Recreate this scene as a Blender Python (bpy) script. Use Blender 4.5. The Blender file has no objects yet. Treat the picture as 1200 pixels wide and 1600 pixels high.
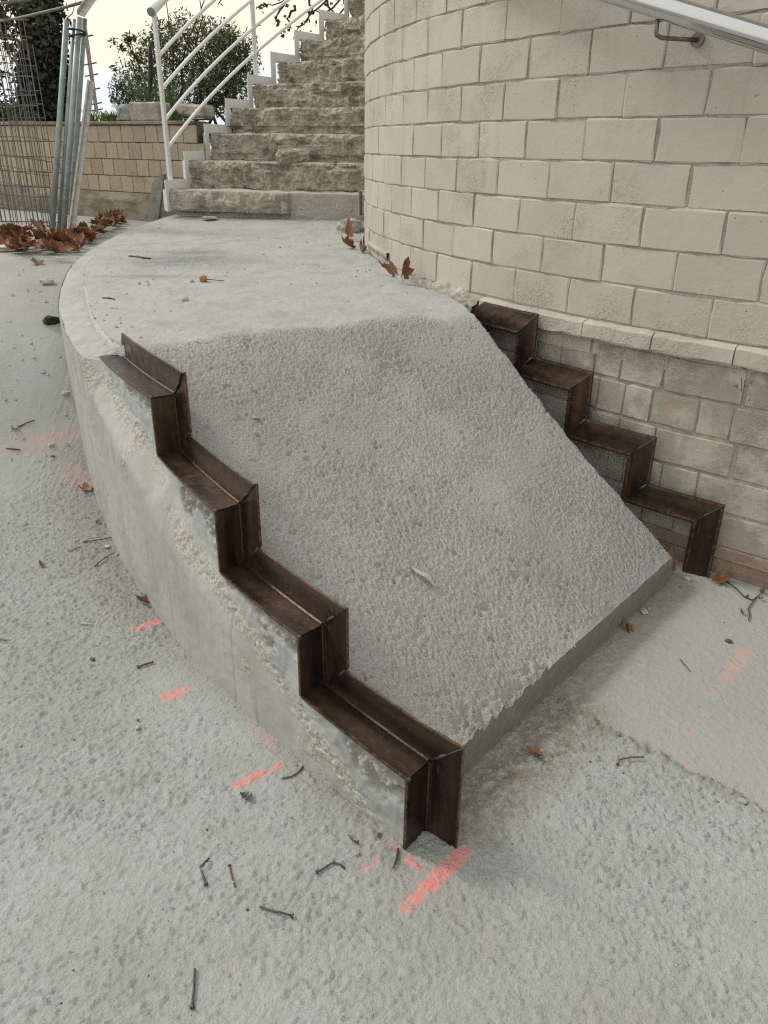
import bpy, bmesh, math, random
import numpy as np
from math import radians as R, sin, cos, pi
from mathutils import Vector, Matrix, Euler

random.seed(7)
rng = np.random.default_rng(7)
scene = bpy.context.scene
COL = scene.collection

# ------------------------------------------------------------------ camera
CAM_Z = 1.40
PITCH, ROLL, FPX = R(25.279), 0.013857, 1203.57       # focal length in pixels of a 1200 x 1600 frame
_fwd = Vector((0, cos(PITCH), -sin(PITCH)))
_up0 = Vector((0, sin(PITCH), cos(PITCH)))
_rt = Vector((1, 0, 0)) * cos(ROLL) + _up0 * sin(ROLL)
_up = _up0 * cos(ROLL) - Vector((1, 0, 0)) * sin(ROLL)
cam_d = bpy.data.cameras.new('camera')
cam_d.sensor_fit = 'VERTICAL'; cam_d.sensor_height = 24.0
cam_d.lens = 24.0 * FPX / 1600.0
cam_d.clip_start = 0.05; cam_d.clip_end = 2000
cam = bpy.data.objects.new('camera', cam_d)
M = Matrix((_rt, _up, -_fwd)).transposed().to_4x4()
M.translation = Vector((0, 0, CAM_Z))
cam.matrix_world = M
COL.objects.link(cam); scene.camera = cam

# ------------------------------------------------------------------ world + sun (soft light, thin overcast)
SUN_EL, SUN_AZ = R(42), R(-60)     # azimuth from +y towards +x
world = bpy.data.worlds.new('World'); scene.world = world
world.use_nodes = True
wt = world.node_tree; wt.nodes.clear()
def wn(t, **k):
    n = wt.nodes.new(t)
    for a, b in k.items(): setattr(n, a, b)
    return n
w_out = wn('ShaderNodeOutputWorld'); w_bg = wn('ShaderNodeBackground')
w_bg.inputs['Strength'].default_value = 0.088
sky = wn('ShaderNodeTexSky', sky_type='NISHITA', sun_disc=False)
sky.sun_elevation = SUN_EL; sky.sun_rotation = SUN_AZ
sky.dust_density = 3.0
tc = wn('ShaderNodeTexCoord')
sep = wn('ShaderNodeSeparateXYZ'); wt.links.new(tc.outputs['Generated'], sep.inputs[0])
cn = wn('ShaderNodeTexNoise'); cn.inputs['Scale'].default_value = 3.2; cn.inputs['Detail'].default_value = 7
cmap = wn('ShaderNodeMapping'); cmap.inputs['Scale'].default_value = (1, 1, 2.2)
wt.links.new(tc.outputs['Generated'], cmap.inputs[0]); wt.links.new(cmap.outputs[0], cn.inputs['Vector'])
ad = wn('ShaderNodeMath', operation='MULTIPLY_ADD'); ad.inputs[1].default_value = 0.10
wt.links.new(cn.outputs['Fac'], ad.inputs[0]); wt.links.new(sep.outputs['Z'], ad.inputs[2])
ramp = wn('ShaderNodeValToRGB')
ramp.color_ramp.elements[0].position = 0.122; ramp.color_ramp.elements[0].color = (10.0, 10.5, 11.0, 1)
ramp.color_ramp.elements[1].position = 0.150; ramp.color_ramp.elements[1].color = (12.2, 10.8, 8.5, 1)
e = ramp.color_ramp.elements.new(0.5); e.color = (12.0, 12.0, 11.5, 1)
wt.links.new(ad.outputs[0], ramp.inputs[0])
mx = wn('ShaderNodeMix', data_type='RGBA'); mx.inputs[0].default_value = 0.86
wt.links.new(sky.outputs[0], mx.inputs[6]); wt.links.new(ramp.outputs[0], mx.inputs[7])
wt.links.new(mx.outputs[2], w_bg.inputs['Color']); wt.links.new(w_bg.outputs[0], w_out.inputs[0])

sun_d = bpy.data.lights.new('sun', 'SUN'); sun_d.energy = 1.5; sun_d.angle = R(12); sun_d.color = (1, 0.98, 0.94)
sun = bpy.data.objects.new('sun', sun_d); COL.objects.link(sun)
sdir = Vector((sin(SUN_AZ) * cos(SUN_EL), cos(SUN_AZ) * cos(SUN_EL), sin(SUN_EL)))
sun.rotation_euler = sdir.to_track_quat('Z', 'Y').to_euler(); sun.location = (-6, 6, 9)

scene.view_settings.view_transform = 'Standard'
scene.view_settings.look = 'None'
scene.view_settings.gamma = 1.0
scene.view_settings.use_curve_mapping = False
scene.view_settings.exposure = 0.20
scene.cycles.filter_width = 1.2
scene.cycles.use_denoising = False
scene.cycles.use_adaptive_sampling = False

# ------------------------------------------------------------------ place geometry: everything curves round one centre
CX, CY = 3.564, 5.376
RW = 3.716                                             # radius of the round wall
PHI0 = 231.3                                           # the wall runs straight on from here
def P(r, phi, z=0.0):
    a = np.radians(phi)
    return np.array([CX + r * np.cos(a), CY + r * np.sin(a), z])
def polar(x, y):
    return np.hypot(x - CX, y - CY), np.degrees(np.arctan2(y - CY, x - CX)) % 360

def smooth_interp(x, xs, ys, w=0.0, n=9):
    if w == 0: return np.interp(x, xs, ys)
    s = 0
    for k in np.linspace(-w, w, n): s = s + np.interp(x + k, xs, ys)
    return s / n
_tx, _tz = [-50, 2.2, 2.62, 2.915, 3.176, 3.409, 3.596, 3.76, 3.96, 4.216, 4.646, 5.2, 9, 60], \
           [0, 0, .025, .05, .11, .20, .32, .45, .58, .675, .735, .765, .78, .8]
def ground_z(x, y):
    t = -.39 * x + .92 * y
    z = smooth_interp(t, _tx, _tz, 0.12, 7)
    # the right-hand side behind the ramp stays low
    return z
_px = [150, 167, 175, 189, 203, 211, 212.6, 229.45, 240]
_pz = [.92, .91, .875, .838, .808, .797, .79, .096, -.35]
def ramp_z(r, phi):
    r = np.asarray(r, float); phi = np.asarray(phi, float)
    crease = np.interp(r, [3.7, 3.89, 4.25], [215.3, 214.9, 212.6])
    flat = np.interp(phi, _px[:6], _pz[:6]) - 0.012 * (r - 3.7)
    k = (0.79 - 0.096) / (229.45 - crease)
    slope = 0.79 - k * (phi - crease)
    w = 0.03
    d = slope - flat                                    # smooth minimum
    h = np.clip(0.5 - 0.5 * d / w, 0, 1)
    return flat * (1 - h) + slope * h - w * h * (1 - h)
def r_in(phi): return np.interp(phi, [160, 207, 211.5, 214.5, 240], [3.727, 3.727, 3.80, 3.89, 3.89])
def r_slab(phi): return np.interp(phi, [160, 190, 201, 207, 210.7, 212.2, 217.1, 222, 226, 229.9], [5.30, 5.30, 5.24, 5.255, 5.262, 5.228, 5.236, 5.288, 5.320, 5.350])
def r_out(phi): return np.interp(phi, [150, 185, 195, 203, 210, 216, 222, 226, 229.9], [5.43, 5.425, 5.405, 5.36, 5.367, 5.382, 5.40, 5.412, 5.432])
FRONT = 229.45

# ------------------------------------------------------------------ noise in numpy
def _h(ix, iy, s):
    n = (ix.astype(np.int64) * 374761393 + iy.astype(np.int64) * 668265263 + s * 1442695041) & 0xFFFFFFFF
    n = ((n ^ (n >> 13)) * 1274126177) & 0xFFFFFFFF
    n = ((n ^ (n >> 16)) * 2246822519) & 0xFFFFFFFF
    return ((n ^ (n >> 15)) & 0xFFFFFF) / float(0xFFFFFF)
def vn(x, y, s=0):
    ix, iy = np.floor(x), np.floor(y); fx, fy = x - ix, y - iy
    fx = fx * fx * (3 - 2 * fx); fy = fy * fy * (3 - 2 * fy)
    a = _h(ix, iy, s); b = _h(ix + 1, iy, s); c = _h(ix, iy + 1, s); d = _h(ix + 1, iy + 1, s)
    return (a + (b - a) * fx) * (1 - fy) + (c + (d - c) * fx) * fy - 0.5
def fbm(x, y, s=0, o=4, g=0.5):
    t = 0; a = 1
    for k in range(o):
        t = t + a * vn(x + 17.3 * k, y - 9.1 * k, s + k); x = x * 2.03; y = y * 2.03; a *= g
    return t
def worley(x, y, s=0):
    ix, iy = np.floor(x), np.floor(y); best = np.full(np.shape(x), 9.0)
    for dx in (-1, 0, 1):
        for dy in (-1, 0, 1):
            cx, cy = ix + dx, iy + dy
            px = cx + _h(cx, cy, s); py = cy + _h(cx, cy, s + 77)
            best = np.minimum(best, (px - x) ** 2 + (py - y) ** 2)
    return np.sqrt(best)

# ------------------------------------------------------------------ object helpers
def tag(o, label=None, cat=None, group=None, kind=None):
    if label: o['label'] = label
    if cat: o['category'] = cat
    if group: o['group'] = group
    if kind: o['kind'] = kind
    return o
def empty(name, loc=(0, 0, 0), rot=(0, 0, 0)):
    o = bpy.data.objects.new(name, None); o.location = loc; o.rotation_euler = rot
    o.empty_display_size = 0.1
    COL.objects.link(o); return o
def link(name, me, mats=None, parent=None, loc=None, rot=None, scale=None):
    o = bpy.data.objects.new(name, me)
    for m in ([] if mats is None else mats if isinstance(mats, (list, tuple)) else [mats]):
        if len(me.materials) < len(mats if isinstance(mats, (list, tuple)) else [mats]): me.materials.append(m)
    if parent is not None: o.parent = parent
    if loc is not None: o.location = loc
    if rot is not None: o.rotation_euler = rot
    if scale is not None: o.scale = scale if hasattr(scale, '__len__') else (scale,) * 3
    COL.objects.link(o); return o

class Grids:
    """collects quad grids (n x m x 3 arrays) into one mesh, with float attributes"""
    def __init__(s): s.v = []; s.f = []; s.n = 0; s.mi = []; s.at = {}; s.smooth = []
    def add(s, V, mat=0, flip=False, smooth=True, **attrs):
        n, m = V.shape[:2]
        idx = np.arange(n * m).reshape(n, m) + s.n
        q = np.stack([idx[:-1, :-1], idx[:-1, 1:], idx[1:, 1:], idx[1:, :-1]], -1).reshape(-1, 4)
        if flip: q = q[:, ::-1]
        s.v.append(V.reshape(-1, 3)); s.f.append(q); s.mi.append(np.full(len(q), mat)); s.smooth.append(np.full(len(q), smooth))
        for k in set(list(s.at) + list(attrs)):
            lst = s.at.setdefault(k, [(s.n, np.zeros(s.n))] if s.n else [])
            a = attrs.get(k, 0.0)
            lst.append((n * m, np.broadcast_to(np.asarray(a, float), (n, m)).reshape(-1).copy()))
        s.n += n * m
    def mesh(s, name, origin=(0, 0, 0)):
        V = np.concatenate(s.v) - np.array(origin); F = np.concatenate(s.f)
        me = bpy.data.meshes.new(name)
        me.vertices.add(len(V)); me.vertices.foreach_set('co', V.astype(np.float32).ravel())
        me.loops.add(len(F) * 4); me.loops.foreach_set('vertex_index', F.astype(np.int32).ravel())
        me.polygons.add(len(F)); me.polygons.foreach_set('loop_start', np.arange(0, len(F) * 4, 4, dtype=np.int32))
        me.polygons.foreach_set('material_index', np.concatenate(s.mi).astype(np.int32))
        me.polygons.foreach_set('use_smooth', np.concatenate(s.smooth))
        for k, lst in s.at.items():
            a = me.attributes.new(k, 'FLOAT', 'POINT')
            a.data.foreach_set('value', np.concatenate([x[1] for x in lst]).astype(np.float32))
        me.update(calc_edges=True); me.validate()
        return me

class MB:
    """collects boxes, tubes and polygons into one mesh"""
    def __init__(s): s.v = []; s.f = []; s.uv = []
    def quad(s, *pts, uv=None):
        i = len(s.v); s.v += [tuple(p) for p in pts]; s.f.append(tuple(range(i, i + len(pts)))); s.uv.append(uv)
    def prism(s, bottom, top, uvb=None):
        n = len(bottom)
        i = len(s.v); s.v += [tuple(p) for p in bottom] + [tuple(p) for p in top]
        s.f.append(tuple(range(i + n - 1, i - 1, -1))); s.f.append(tuple(range(i + n, i + 2 * n)))
        s.uv.append(uvb[::-1] if uvb else None); s.uv.append(list(uvb) if uvb else None)
        for k in range(n):
            j = (k + 1) % n
            s.f.append((i + k, i + j, i + n + j, i + n + k))
            s.uv.append([uvb[k], uvb[j], uvb[j], uvb[k]] if uvb else None)
    def box(s, c, size, rot=None):
        c = Vector(c); h = Vector(size) / 2
        m = rot if rot is not None else Matrix.Identity(3)
        b = [c + m @ Vector((x * h.x, y * h.y, -h.z)) for x, y in ((-1, -1), (1, -1), (1, 1), (-1, 1))]
        t = [c + m @ Vector((x * h.x, y * h.y, h.z)) for x, y in ((-1, -1), (1, -1), (1, 1), (-1, 1))]
        s.prism(b, t)
    def tube(s, pts, rad, n=8, cap=True):
        pts = [Vector(p) for p in pts]
        rads = rad if hasattr(rad, '__len__') else [rad] * len(pts)
        base = len(s.v); prev = None
        for k, p in enumerate(pts):
            d = (pts[min(k + 1, len(pts) - 1)] - pts[max(k - 1, 0)]).normalized()
            if prev is None:
                a = d.orthogonal().normalized()
            else:
                a = (prev - d * prev.dot(d)).normalized()
            prev = a; b = d.cross(a)
            for j in range(n):
                t = 2 * pi * j / n
                s.v.append(tuple(p + (a * cos(t) + b * sin(t)) * rads[k]))
        for k in range(len(pts) - 1):
            for j in range(n):
                q = base + k * n
                s.f.append((q + j, q + (j + 1) % n, q + n + (j + 1) % n, q + n + j)); s.uv.append(None)
        if cap:
            s.f.append(tuple(base + j for j in range(n - 1, -1, -1))); s.uv.append(None)
            q = base + (len(pts) - 1) * n
            s.f.append(tuple(q + j for j in range(n))); s.uv.append(None)
    def mesh(s, name, origin=(0, 0, 0), smooth=False, bevel=0.0):
        me = bpy.data.meshes.new(name)
        o = Vector(origin)
        me.from_pydata([Vector(v) - o for v in s.v], [], s.f)
        if any(u is not None for u in s.uv):
            uvl = me.uv_layers.new(name='UVMap'); li = 0
            for f, u in zip(s.f, s.uv):
                for k in range(len(f)):
                    if u is not None: uvl.data[li].uv = u[k]
                    li += 1
        if smooth:
            me.polygons.foreach_set('use_smooth', [len(p.vertices) == 4 for p in me.polygons])
        if bevel:
            bm = bmesh.new(); bm.from_mesh(me)
            bmesh.ops.recalc_face_normals(bm, faces=bm.faces)
            bmesh.ops.bevel(bm, geom=bm.edges[:], offset=bevel, segments=1, affect='EDGES')
            bm.to_mesh(me); bm.free()
        else:
            bm = bmesh.new(); bm.from_mesh(me); bmesh.ops.recalc_face_normals(bm, faces=bm.faces); bm.to_mesh(me); bm.free()
        me.update(); return me

def ray(px, py):
    X, Y = px - 600, py - 800
    x = X * cos(ROLL) + Y * sin(ROLL); y = -X * sin(ROLL) + Y * cos(ROLL)
    return np.array([x / FPX, cos(PITCH) - y / FPX * sin(PITCH), -sin(PITCH) - y / FPX * cos(PITCH)])
def at(px, py, z):
    d = ray(px, py); t = (z - CAM_Z) / d[2]
    return Vector((d[0] * t, d[1] * t, z))
def at_y(px, py, y):
    d = ray(px, py); t = y / d[1]
    return Vector((d[0] * t, y, CAM_Z + d[2] * t))
def surf_z(x, y):
    r, ph = polar(x, y)
    g = ground_z(x, y)
    on = (ph > 165) & (ph < FRONT) & (r > 3.75) & (r < np.where(ph < 190, 5.42, r_slab(ph)))
    return np.where(on, np.maximum(ramp_z(r, ph), g), g)
def drop(px, py):
    """point of the ground or the ramp that stands at this place"""
    d = ray(px, py); t = np.linspace(0.5, 14, 9000)
    x, y, z = d[0] * t, d[1] * t, CAM_Z + d[2] * t
    i = int(np.argmax(z < surf_z(x, y)))
    return Vector((x[i], y[i], float(surf_z(x[i], y[i]))))

# ------------------------------------------------------------------ materials
class NT:
    def __init__(s, name):
        s.m = bpy.data.materials.new(name); s.m.use_nodes = True
        s.t = s.m.node_tree; s.t.nodes.clear()
        s.out = s.n('ShaderNodeOutputMaterial'); s.b = s.n('ShaderNodeBsdfPrincipled')
        s.l(s.b.outputs[0], s.out.inputs[0])
        s.geo = s.n('ShaderNodeNewGeometry'); s.pos = s.geo.outputs['Position']
    def n(s, t, **k):
        x = s.t.nodes.new(t)
        for a, b in k.items(): setattr(x, a, b)
        return x
    def l(s, a, b): s.t.links.new(a, b)
    def val(s, sock, v):
        if hasattr(v, 'node'): s.l(v, sock)
        else: sock.default_value = v
    def noise(s, scale, detail=3, rough=0.55, vec=None, stretch=None):
        x = s.n('ShaderNodeTexNoise'); x.inputs['Scale'].default_value = scale
        x.inputs['Detail'].default_value = detail; x.inputs['Roughness'].default_value = rough
        v = vec or s.pos
        if stretch:
            mp = s.n('ShaderNodeMapping'); mp.inputs['Scale'].default_value = stretch
            s.l(v, mp.inputs[0]); v = mp.outputs[0]
        s.l(v, x.inputs['Vector']); return x.outputs['Fac']
    def vor(s, scale, vec=None, feature='F1'):
        x = s.n('ShaderNodeTexVoronoi', feature=feature); x.inputs['Scale'].default_value = scale
        s.l(vec or s.pos, x.inputs['Vector']); return x.outputs['Distance']
    def attr(s, name):
        x = s.n('ShaderNodeAttribute', attribute_name=name); return x.outputs['Fac']
    def math(s, op, a, b=0.0, clamp=False):
        x = s.n('ShaderNodeMath', operation=op, use_clamp=clamp)
        s.val(x.inputs[0], a); s.val(x.inputs[1], b); return x.outputs[0]
    def rng(s, v, a, b, c=0.0, d=1.0):
        x = s.n('ShaderNodeMapRange'); x.interpolation_type = 'SMOOTHSTEP'
        s.val(x.inputs[0], v); x.inputs[1].default_value = a; x.inputs[2].default_value = b
        x.inputs[3].default_value = c; x.inputs[4].default_value = d; return x.outputs[0]
    def mix(s, f, a, b):
        x = s.n('ShaderNodeMix', data_type='RGBA'); s.val(x.inputs[0], f)
        for i, v in ((6, a), (7, b)):
            if hasattr(v, 'node'): s.l(v, x.inputs[i])
            else: x.inputs[i].default_value = (*v, 1)
        return x.outputs[2]
    def bump(s, h, dist, strength=1.0, normal=None):
        x = s.n('ShaderNodeBump'); x.inputs['Distance'].default_value = dist; s.val(x.inputs['Strength'], strength)
        s.l(h, x.inputs['Height'])
        if normal is not None: s.l(normal, x.inputs['Normal'])
        return x.outputs[0]
    def done(s, color, rough=0.85, normal=None, metal=0.0, spec=0.3):
        if hasattr(color, 'node'): s.l(color, s.b.inputs['Base Color'])
        else: s.b.inputs['Base Color'].default_value = (*color, 1)
        s.val(s.b.inputs['Roughness'], rough); s.val(s.b.inputs['Metallic'], metal)
        s.b.inputs['Specular IOR Level'].default_value = spec
        if normal is not None: s.l(normal, s.b.inputs['Normal'])
        return s.m
    def objrand(s):
        return s.n('ShaderNodeObjectInfo').outputs['Random']

def simple(name, c, rough=0.6, metal=0.0, var=0.25, scale=30, bump=0.0, spec=0.4):
    k = NT(name); f = k.noise(scale, 4)
    c2 = tuple(x * (1 - var) for x in c)
    return k.done(k.mix(k.rng(f, .35, .7), c, c2), rough, k.bump(k.noise(scale * 4, 3), bump) if bump else None, metal, spec)

# ground: pale cement slurry, with pink spray marks and dirty patches
k = NT('cement_ground')
big = k.noise(1.3, 4); mid = k.noise(9, 4); fine = k.noise(160, 4, .65)
c = k.mix(k.rng(big, .35, .65), (.405, .415, .388), (.345, .35, .322))
c = k.mix(k.rng(mid, .45, .75, 0, .35), c, (.31, .312, .28))
c = k.mix(k.math('MULTIPLY', k.attr('smoother'), .55), c, (.325, .325, .295))
st = k.math('MULTIPLY', k.attr('stain'), k.rng(k.noise(30, 7, .78), .36, .56, .12, 1.0))
c = k.mix(st, c, (.225, .205, .165))
c = k.mix(k.math('MULTIPLY', k.attr('dirt'), k.rng(k.noise(70, 5, .7), .3, .65)), c, (.25, .235, .20))
c = k.mix(k.rng(k.noise(420, 2), .66, .74, 0, .5), c, (.18, .17, .15))
pn = k.math('ADD', k.math('MULTIPLY', k.noise(95, 5, .72), 3.2), k.math('MULTIPLY', k.noise(26, 3), 1.8))
pn = k.math('SUBTRACT', pn, 1.98)
c = k.mix(k.rng(k.attr('paint'), .03, 1.0, 0, .30), c, (.72, .33, .29))
pf = k.rng(k.math('SUBTRACT', k.attr('paint'), pn), .05, .65, 0, .9)
c = k.mix(pf, c, (.78, .265, .235))
gs = k.math('SUBTRACT', 1.0, k.math('MULTIPLY', k.attr('smoother'), .5))
b = k.bump(k.noise(140, 4, .62), .0054, gs); b = k.bump(k.noise(330, 3, .6), .0012, gs, b)
M_GROUND = k.done(c, .92, b, spec=.2)

# ramp slab: granular fresh concrete on the slope, trodden and dusty on the landing
k = NT('ramp_concrete')
gr = k.attr('grain')
big = k.noise(1.6, 4); mid = k.noise(7, 5)
c1 = k.mix(k.rng(big, .35, .65), (.445, .44, .408), (.38, .375, .345))
c1 = k.mix(k.rng(k.noise(190, 3, .6), .50, .70, 0, .5), c1, (.25, .24, .205))
c1 = k.mix(k.rng(k.noise(170, 2, .6), .36, .44, .45, 0), c1, (.47, .465, .425))
c2 = k.mix(k.rng(mid, .4, .7), (.395, .393, .37), (.325, .322, .297))
c = k.mix(gr, c2, c1)
c = k.mix(k.math('MULTIPLY', k.attr('stain'), k.rng(k.noise(9, 5, .62, stretch=(1, 2.4, 1)), .26, .46)), c, (.135, .14, .135))
c = k.mix(k.attr('white'), c, (.60, .60, .57))
c = k.mix(k.math('MULTIPLY', k.math('SUBTRACT', 1.0, gr), k.rng(k.noise(150, 4, .7), .52, .68, 0, .55)), c, (.26, .255, .23))
c = k.mix(k.math('MULTIPLY', k.attr('dust'), k.rng(k.noise(40, 4), .35, .6)), c, (.405, .414, .395))
c = k.mix(k.math('MULTIPLY', k.attr('edge'), k.rng(k.noise(16, 4), .0, .45)), c, (.205, .195, .17))
b = k.bump(k.noise(215, 3, .6), .0072, k.math('ADD', k.math('MULTIPLY', gr, .75), .25))
b = k.bump(k.noise(55, 4, .6), .003, .5, b)
M_RAMP = k.done(c, .93, b, spec=.2)

# kerb: formwork concrete, an aggregate band, grey-blue repair mortar under the steel
k = NT('kerb_concrete')
c = k.mix(k.rng(k.noise(5, 5), .35, .68), (.415, .415, .388), (.345, .342, .31))
c = k.mix(k.rng(k.noise(22, 4, .6, stretch=(1, 1, .12)), .52, .68, 0, .45), c, (.29, .275, .225))
c = k.mix(k.math('MULTIPLY', k.attr('gravel'), .8), c, k.mix(k.rng(k.noise(130, 2), .4, .6), (.50, .485, .43), (.30, .285, .24)))
c = k.mix(k.attr('mortar'), c, k.mix(k.rng(k.noise(9, 4), .4, .65), (.385, .405, .395), (.315, .325, .31)))
c = k.mix(k.math('MULTIPLY', k.attr('chip'), .8), c, k.mix(k.noise(60, 4), (.20, .185, .15), (.40, .385, .34)))
c = k.mix(k.attr('seam'), c, (.25, .235, .20))
c = k.mix(k.rng(k.noise(240, 2), .68, .74, 0, .7), c, (.17, .16, .14))
b = k.bump(k.noise(180, 3, .6), .002, k.math('ADD', k.math('MULTIPLY', k.attr('gravel'), 1.0), .2))
b = k.bump(k.noise(30, 4, .6), .003, .4, b)
M_KERB = k.done(c, .9, b, spec=.22)

# painted blocks of the round wall
def wall_mat(name, base, dark, bare, patch):
    k = NT(name); oi = k.n('ShaderNodeObjectInfo'); rnd = oi.outputs['Random']
    tco = k.n('ShaderNodeTexCoord').outputs['Object']
    c = k.mix(k.rng(k.noise(2.1, 3), .35, .65), base, dark)
    c = k.mix(k.math('MULTIPLY', rnd, .30), c, tuple(x * .72 for x in base))
    c = k.mix(k.rng(k.noise(13, 5, .65, stretch=(1, 1, .10)), .52, .72, 0, .30), c, (.30, .28, .23))
    rough_zone = k.rng(k.math('ADD', k.noise(3.3, 4, .6), k.math('MULTIPLY', k.noise(1.1, 2), .5)), .74, .95)
    c = k.mix(k.math('MULTIPLY', k.math('MULTIPLY', rough_zone, k.rng(k.noise(90, 4, .7), .45, .62)), .75), c, (.30, .27, .215))
    if patch:
        pz = k.rng(k.math('ADD', k.noise(7.5, 5, .62), k.math('MULTIPLY', rnd, .16)), .50, .62, 0, .8)
        c = k.mix(pz, c, k.mix(k.noise(18, 4), bare, tuple(x * .72 for x in bare)))
        c = k.mix(k.rng(k.noise(5.5, 3), .62, .70, 0, .45), c, (.40, .28, .20))
    pit = k.rng(k.vor(34), .045, .085, 1, 0)
    pit = k.math('MULTIPLY', pit, k.rng(k.noise(11, 2), .50, .60))
    c = k.mix(k.math('MULTIPLY', pit, .8), c, (.16, .145, .115))
    h = k.math('SUBTRACT', k.math('ADD', k.math('MULTIPLY', k.noise(130, 4, .6), k.math('ADD', .22, k.math('MULTIPLY', rough_zone, 1.4))), k.math('MULTIPLY', k.noise(26, 3), .5)), k.math('MULTIPLY', pit, 1.2))
    return k.done(c, .78, k.bump(h, .0035 if not patch else .006, .9), spec=.25)
M_BLOCK = wall_mat('painted_block', (.485, .463, .40), (.44, .418, .36), (.36, .335, .275), False)
M_BLOCKLOW = wall_mat('worn_block', (.47, .45, .39), (.42, .40, .34), (.335, .315, .26), True)
k = NT('painted_mortar')
c = k.mix(k.rng(k.noise(30, 4), .35, .7), (.45, .43, .37), (.34, .32, .265))
M_JOINT = k.done(c, .9, k.bump(k.noise(150, 4), .006), spec=.2)
k = NT('plinth_tile')
c = k.mix(k.rng(k.noise(14, 5, .7), .4, .66), (.235, .17, .13), (.31, .25, .20))
c = k.mix(k.rng(k.noise(60, 5, .7), .60, .72), c, (.46, .43, .37))
M_PLINTH = k.done(c, .8, k.bump(k.noise(90, 4), .004), spec=.25)

# hot rolled steel, streaked along the bar
k = NT('rolled_steel')
uv = k.n('ShaderNodeUVMap').outputs[0]
rnd = k.objrand()
s1 = k.noise(1.0, 3, .5, vec=uv, stretch=(2.2, 17, 1)); s2 = k.noise(1.0, 6, .72, vec=uv, stretch=(13, 17, 1))
c = k.mix(k.rng(s1, .33, .70), (.022, .0140, .0100), (.115, .068, .041))
c = k.mix(k.rng(s2, .50, .75, 0, .55), c, (.036, .024, .018))
c = k.mix(k.math('MULTIPLY', rnd, .5), c, (.032, .022, .017))
c = k.mix(k.rng(k.noise(19, 6, .78), .58, .72, 0, .65), c, (.17, .08, .036))
c = k.mix(k.rng(k.noise(1.0, 5, .75, vec=uv, stretch=(9, 60, 1)), .62, .74, 0, .7), c, (.28, .21, .145))
vs = k.n('ShaderNodeSeparateXYZ'); k.l(uv, vs.inputs[0]); vy = vs.outputs['Y']
ed = k.math('MAXIMUM', k.rng(k.math('ABSOLUTE', k.math('SUBTRACT', vy, .083)), .0, .005, 1, 0), k.rng(k.math('ABSOLUTE', k.math('SUBTRACT', vy, .375)), .0, .005, 1, 0))
ed = k.math('MAXIMUM', ed, k.math('MULTIPLY', k.rng(k.math('ABSOLUTE', k.math('SUBTRACT', vy, .006)), .0, .007, 1, 0), .8))
c = k.mix(k.math('MULTIPLY', ed, k.rng(k.noise(60, 4, .7), .35, .65)), c, (.17, .105, .065))
M_STEEL = k.done(c, k.rng(k.noise(30, 4), .3, .7, .22, .46), k.bump(k.noise(60, 5), .0012), .55, .5)
M_WELD = simple('weld_bead', (.10, .10, .105), .35, .7, .4, 300, .001)

# white paint on steel
k = NT('white_paint')
c = k.mix(k.rng(k.noise(8, 4), .4, .7, 0, .5), (.80, .82, .82), (.70, .72, .71))
c = k.mix(k.rng(k.noise(45, 5, .75), .68, .76, 0, .6), c, (.42, .41, .37))
M_WHITE = k.done(c, .4, k.bump(k.noise(60, 3), .0008), spec=.45)
k = NT('brushed_stainless')
M_INOX = k.done((.56, .56, .55), k.rng(k.noise(30, 3), .3, .7, .05, .10), None, 1.0, .5)
M_INOXDULL = simple('dull_stainless', (.20, .185, .16), .42, .8, .3, 60)
k = NT('galvanised_steel')
c = k.mix(k.rng(k.noise(14, 4), .35, .65), (.30, .345, .335), (.22, .255, .245))
M_GALV = k.done(c, .5, None, .45, .4)
M_WIRE = simple('fence_wire', (.17, .165, .15), .6, .4, .35, 20)
M_BATTEN = simple('grey_batten', (.46, .45, .41), .7, .0, .3, 25, .002)

# old steps: hacked concrete with lighter dust on the treads
k = NT('hacked_concrete')
c = k.mix(k.rng(k.noise(6, 5, .6), .35, .66), (.40, .37, .31), (.25, .225, .18))
c = k.mix(k.rng(k.noise(18, 5, .7, stretch=(1, 1, .35)), .46, .62, 0, .85), c, (.50, .475, .41))
c = k.mix(k.attr('dust'), c, k.mix(k.noise(30, 4), (.54, .515, .45), (.45, .425, .365)))
c = k.mix(k.attr('smoothface'), c, k.mix(k.noise(12, 3), (.46, .445, .39), (.38, .36, .31)))
b = k.bump(k.noise(34, 6, .66), .013, 1.0); b = k.bump(k.noise(160, 3), .005, .8, b)
M_STEP = k.done(c, .95, b, spec=.15)
M_BRICK = simple('red_brick', (.42, .155, .085), .9, 0, .35, 60, .004)

# garden wall
k = NT('buff_block'); rnd = k.objrand()
c = k.mix(rnd, (.50, .42, .31), (.40, .335, .25))
c = k.mix(k.rng(k.noise(9, 5, .65), .45, .75, 0, .55), c, (.29, .245, .185))
M_BUFF = k.done(c, .9, k.bump(k.noise(90, 4), .003), spec=.2)
M_BUFFJOINT = simple('brown_mortar', (.16, .13, .095), .95, 0, .3, 40, .003)
k = NT('plinth_concrete')
c = k.mix(k.rng(k.noise(4, 5, .65, stretch=(1, 1, 2.5)), .38, .64), (.36, .315, .24), (.20, .175, .135))
M_PLINTHC = k.done(c, .95, k.bump(k.noise(45, 5, .65), .012), spec=.15)
M_SOIL = simple('dark_soil', (.075, .06, .04), 1.0, 0, .5, 12, .02, .1)
M_STONE = simple('pale_stone', (.47, .44, .385), .9, 0, .4, 11, .012, .2)
M_STONEB = simple('grey_stone', (.40, .42, .42), .9, 0, .4, 30, .01, .2)
M_RUBBLE = simple('cement_crumb', (.46, .45, .41), .95, 0, .3, 60, .004, .2)
M_DARKSTONE = simple('dark_pebble', (.10, .10, .095), .6, 0, .5, 60, .002)
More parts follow.
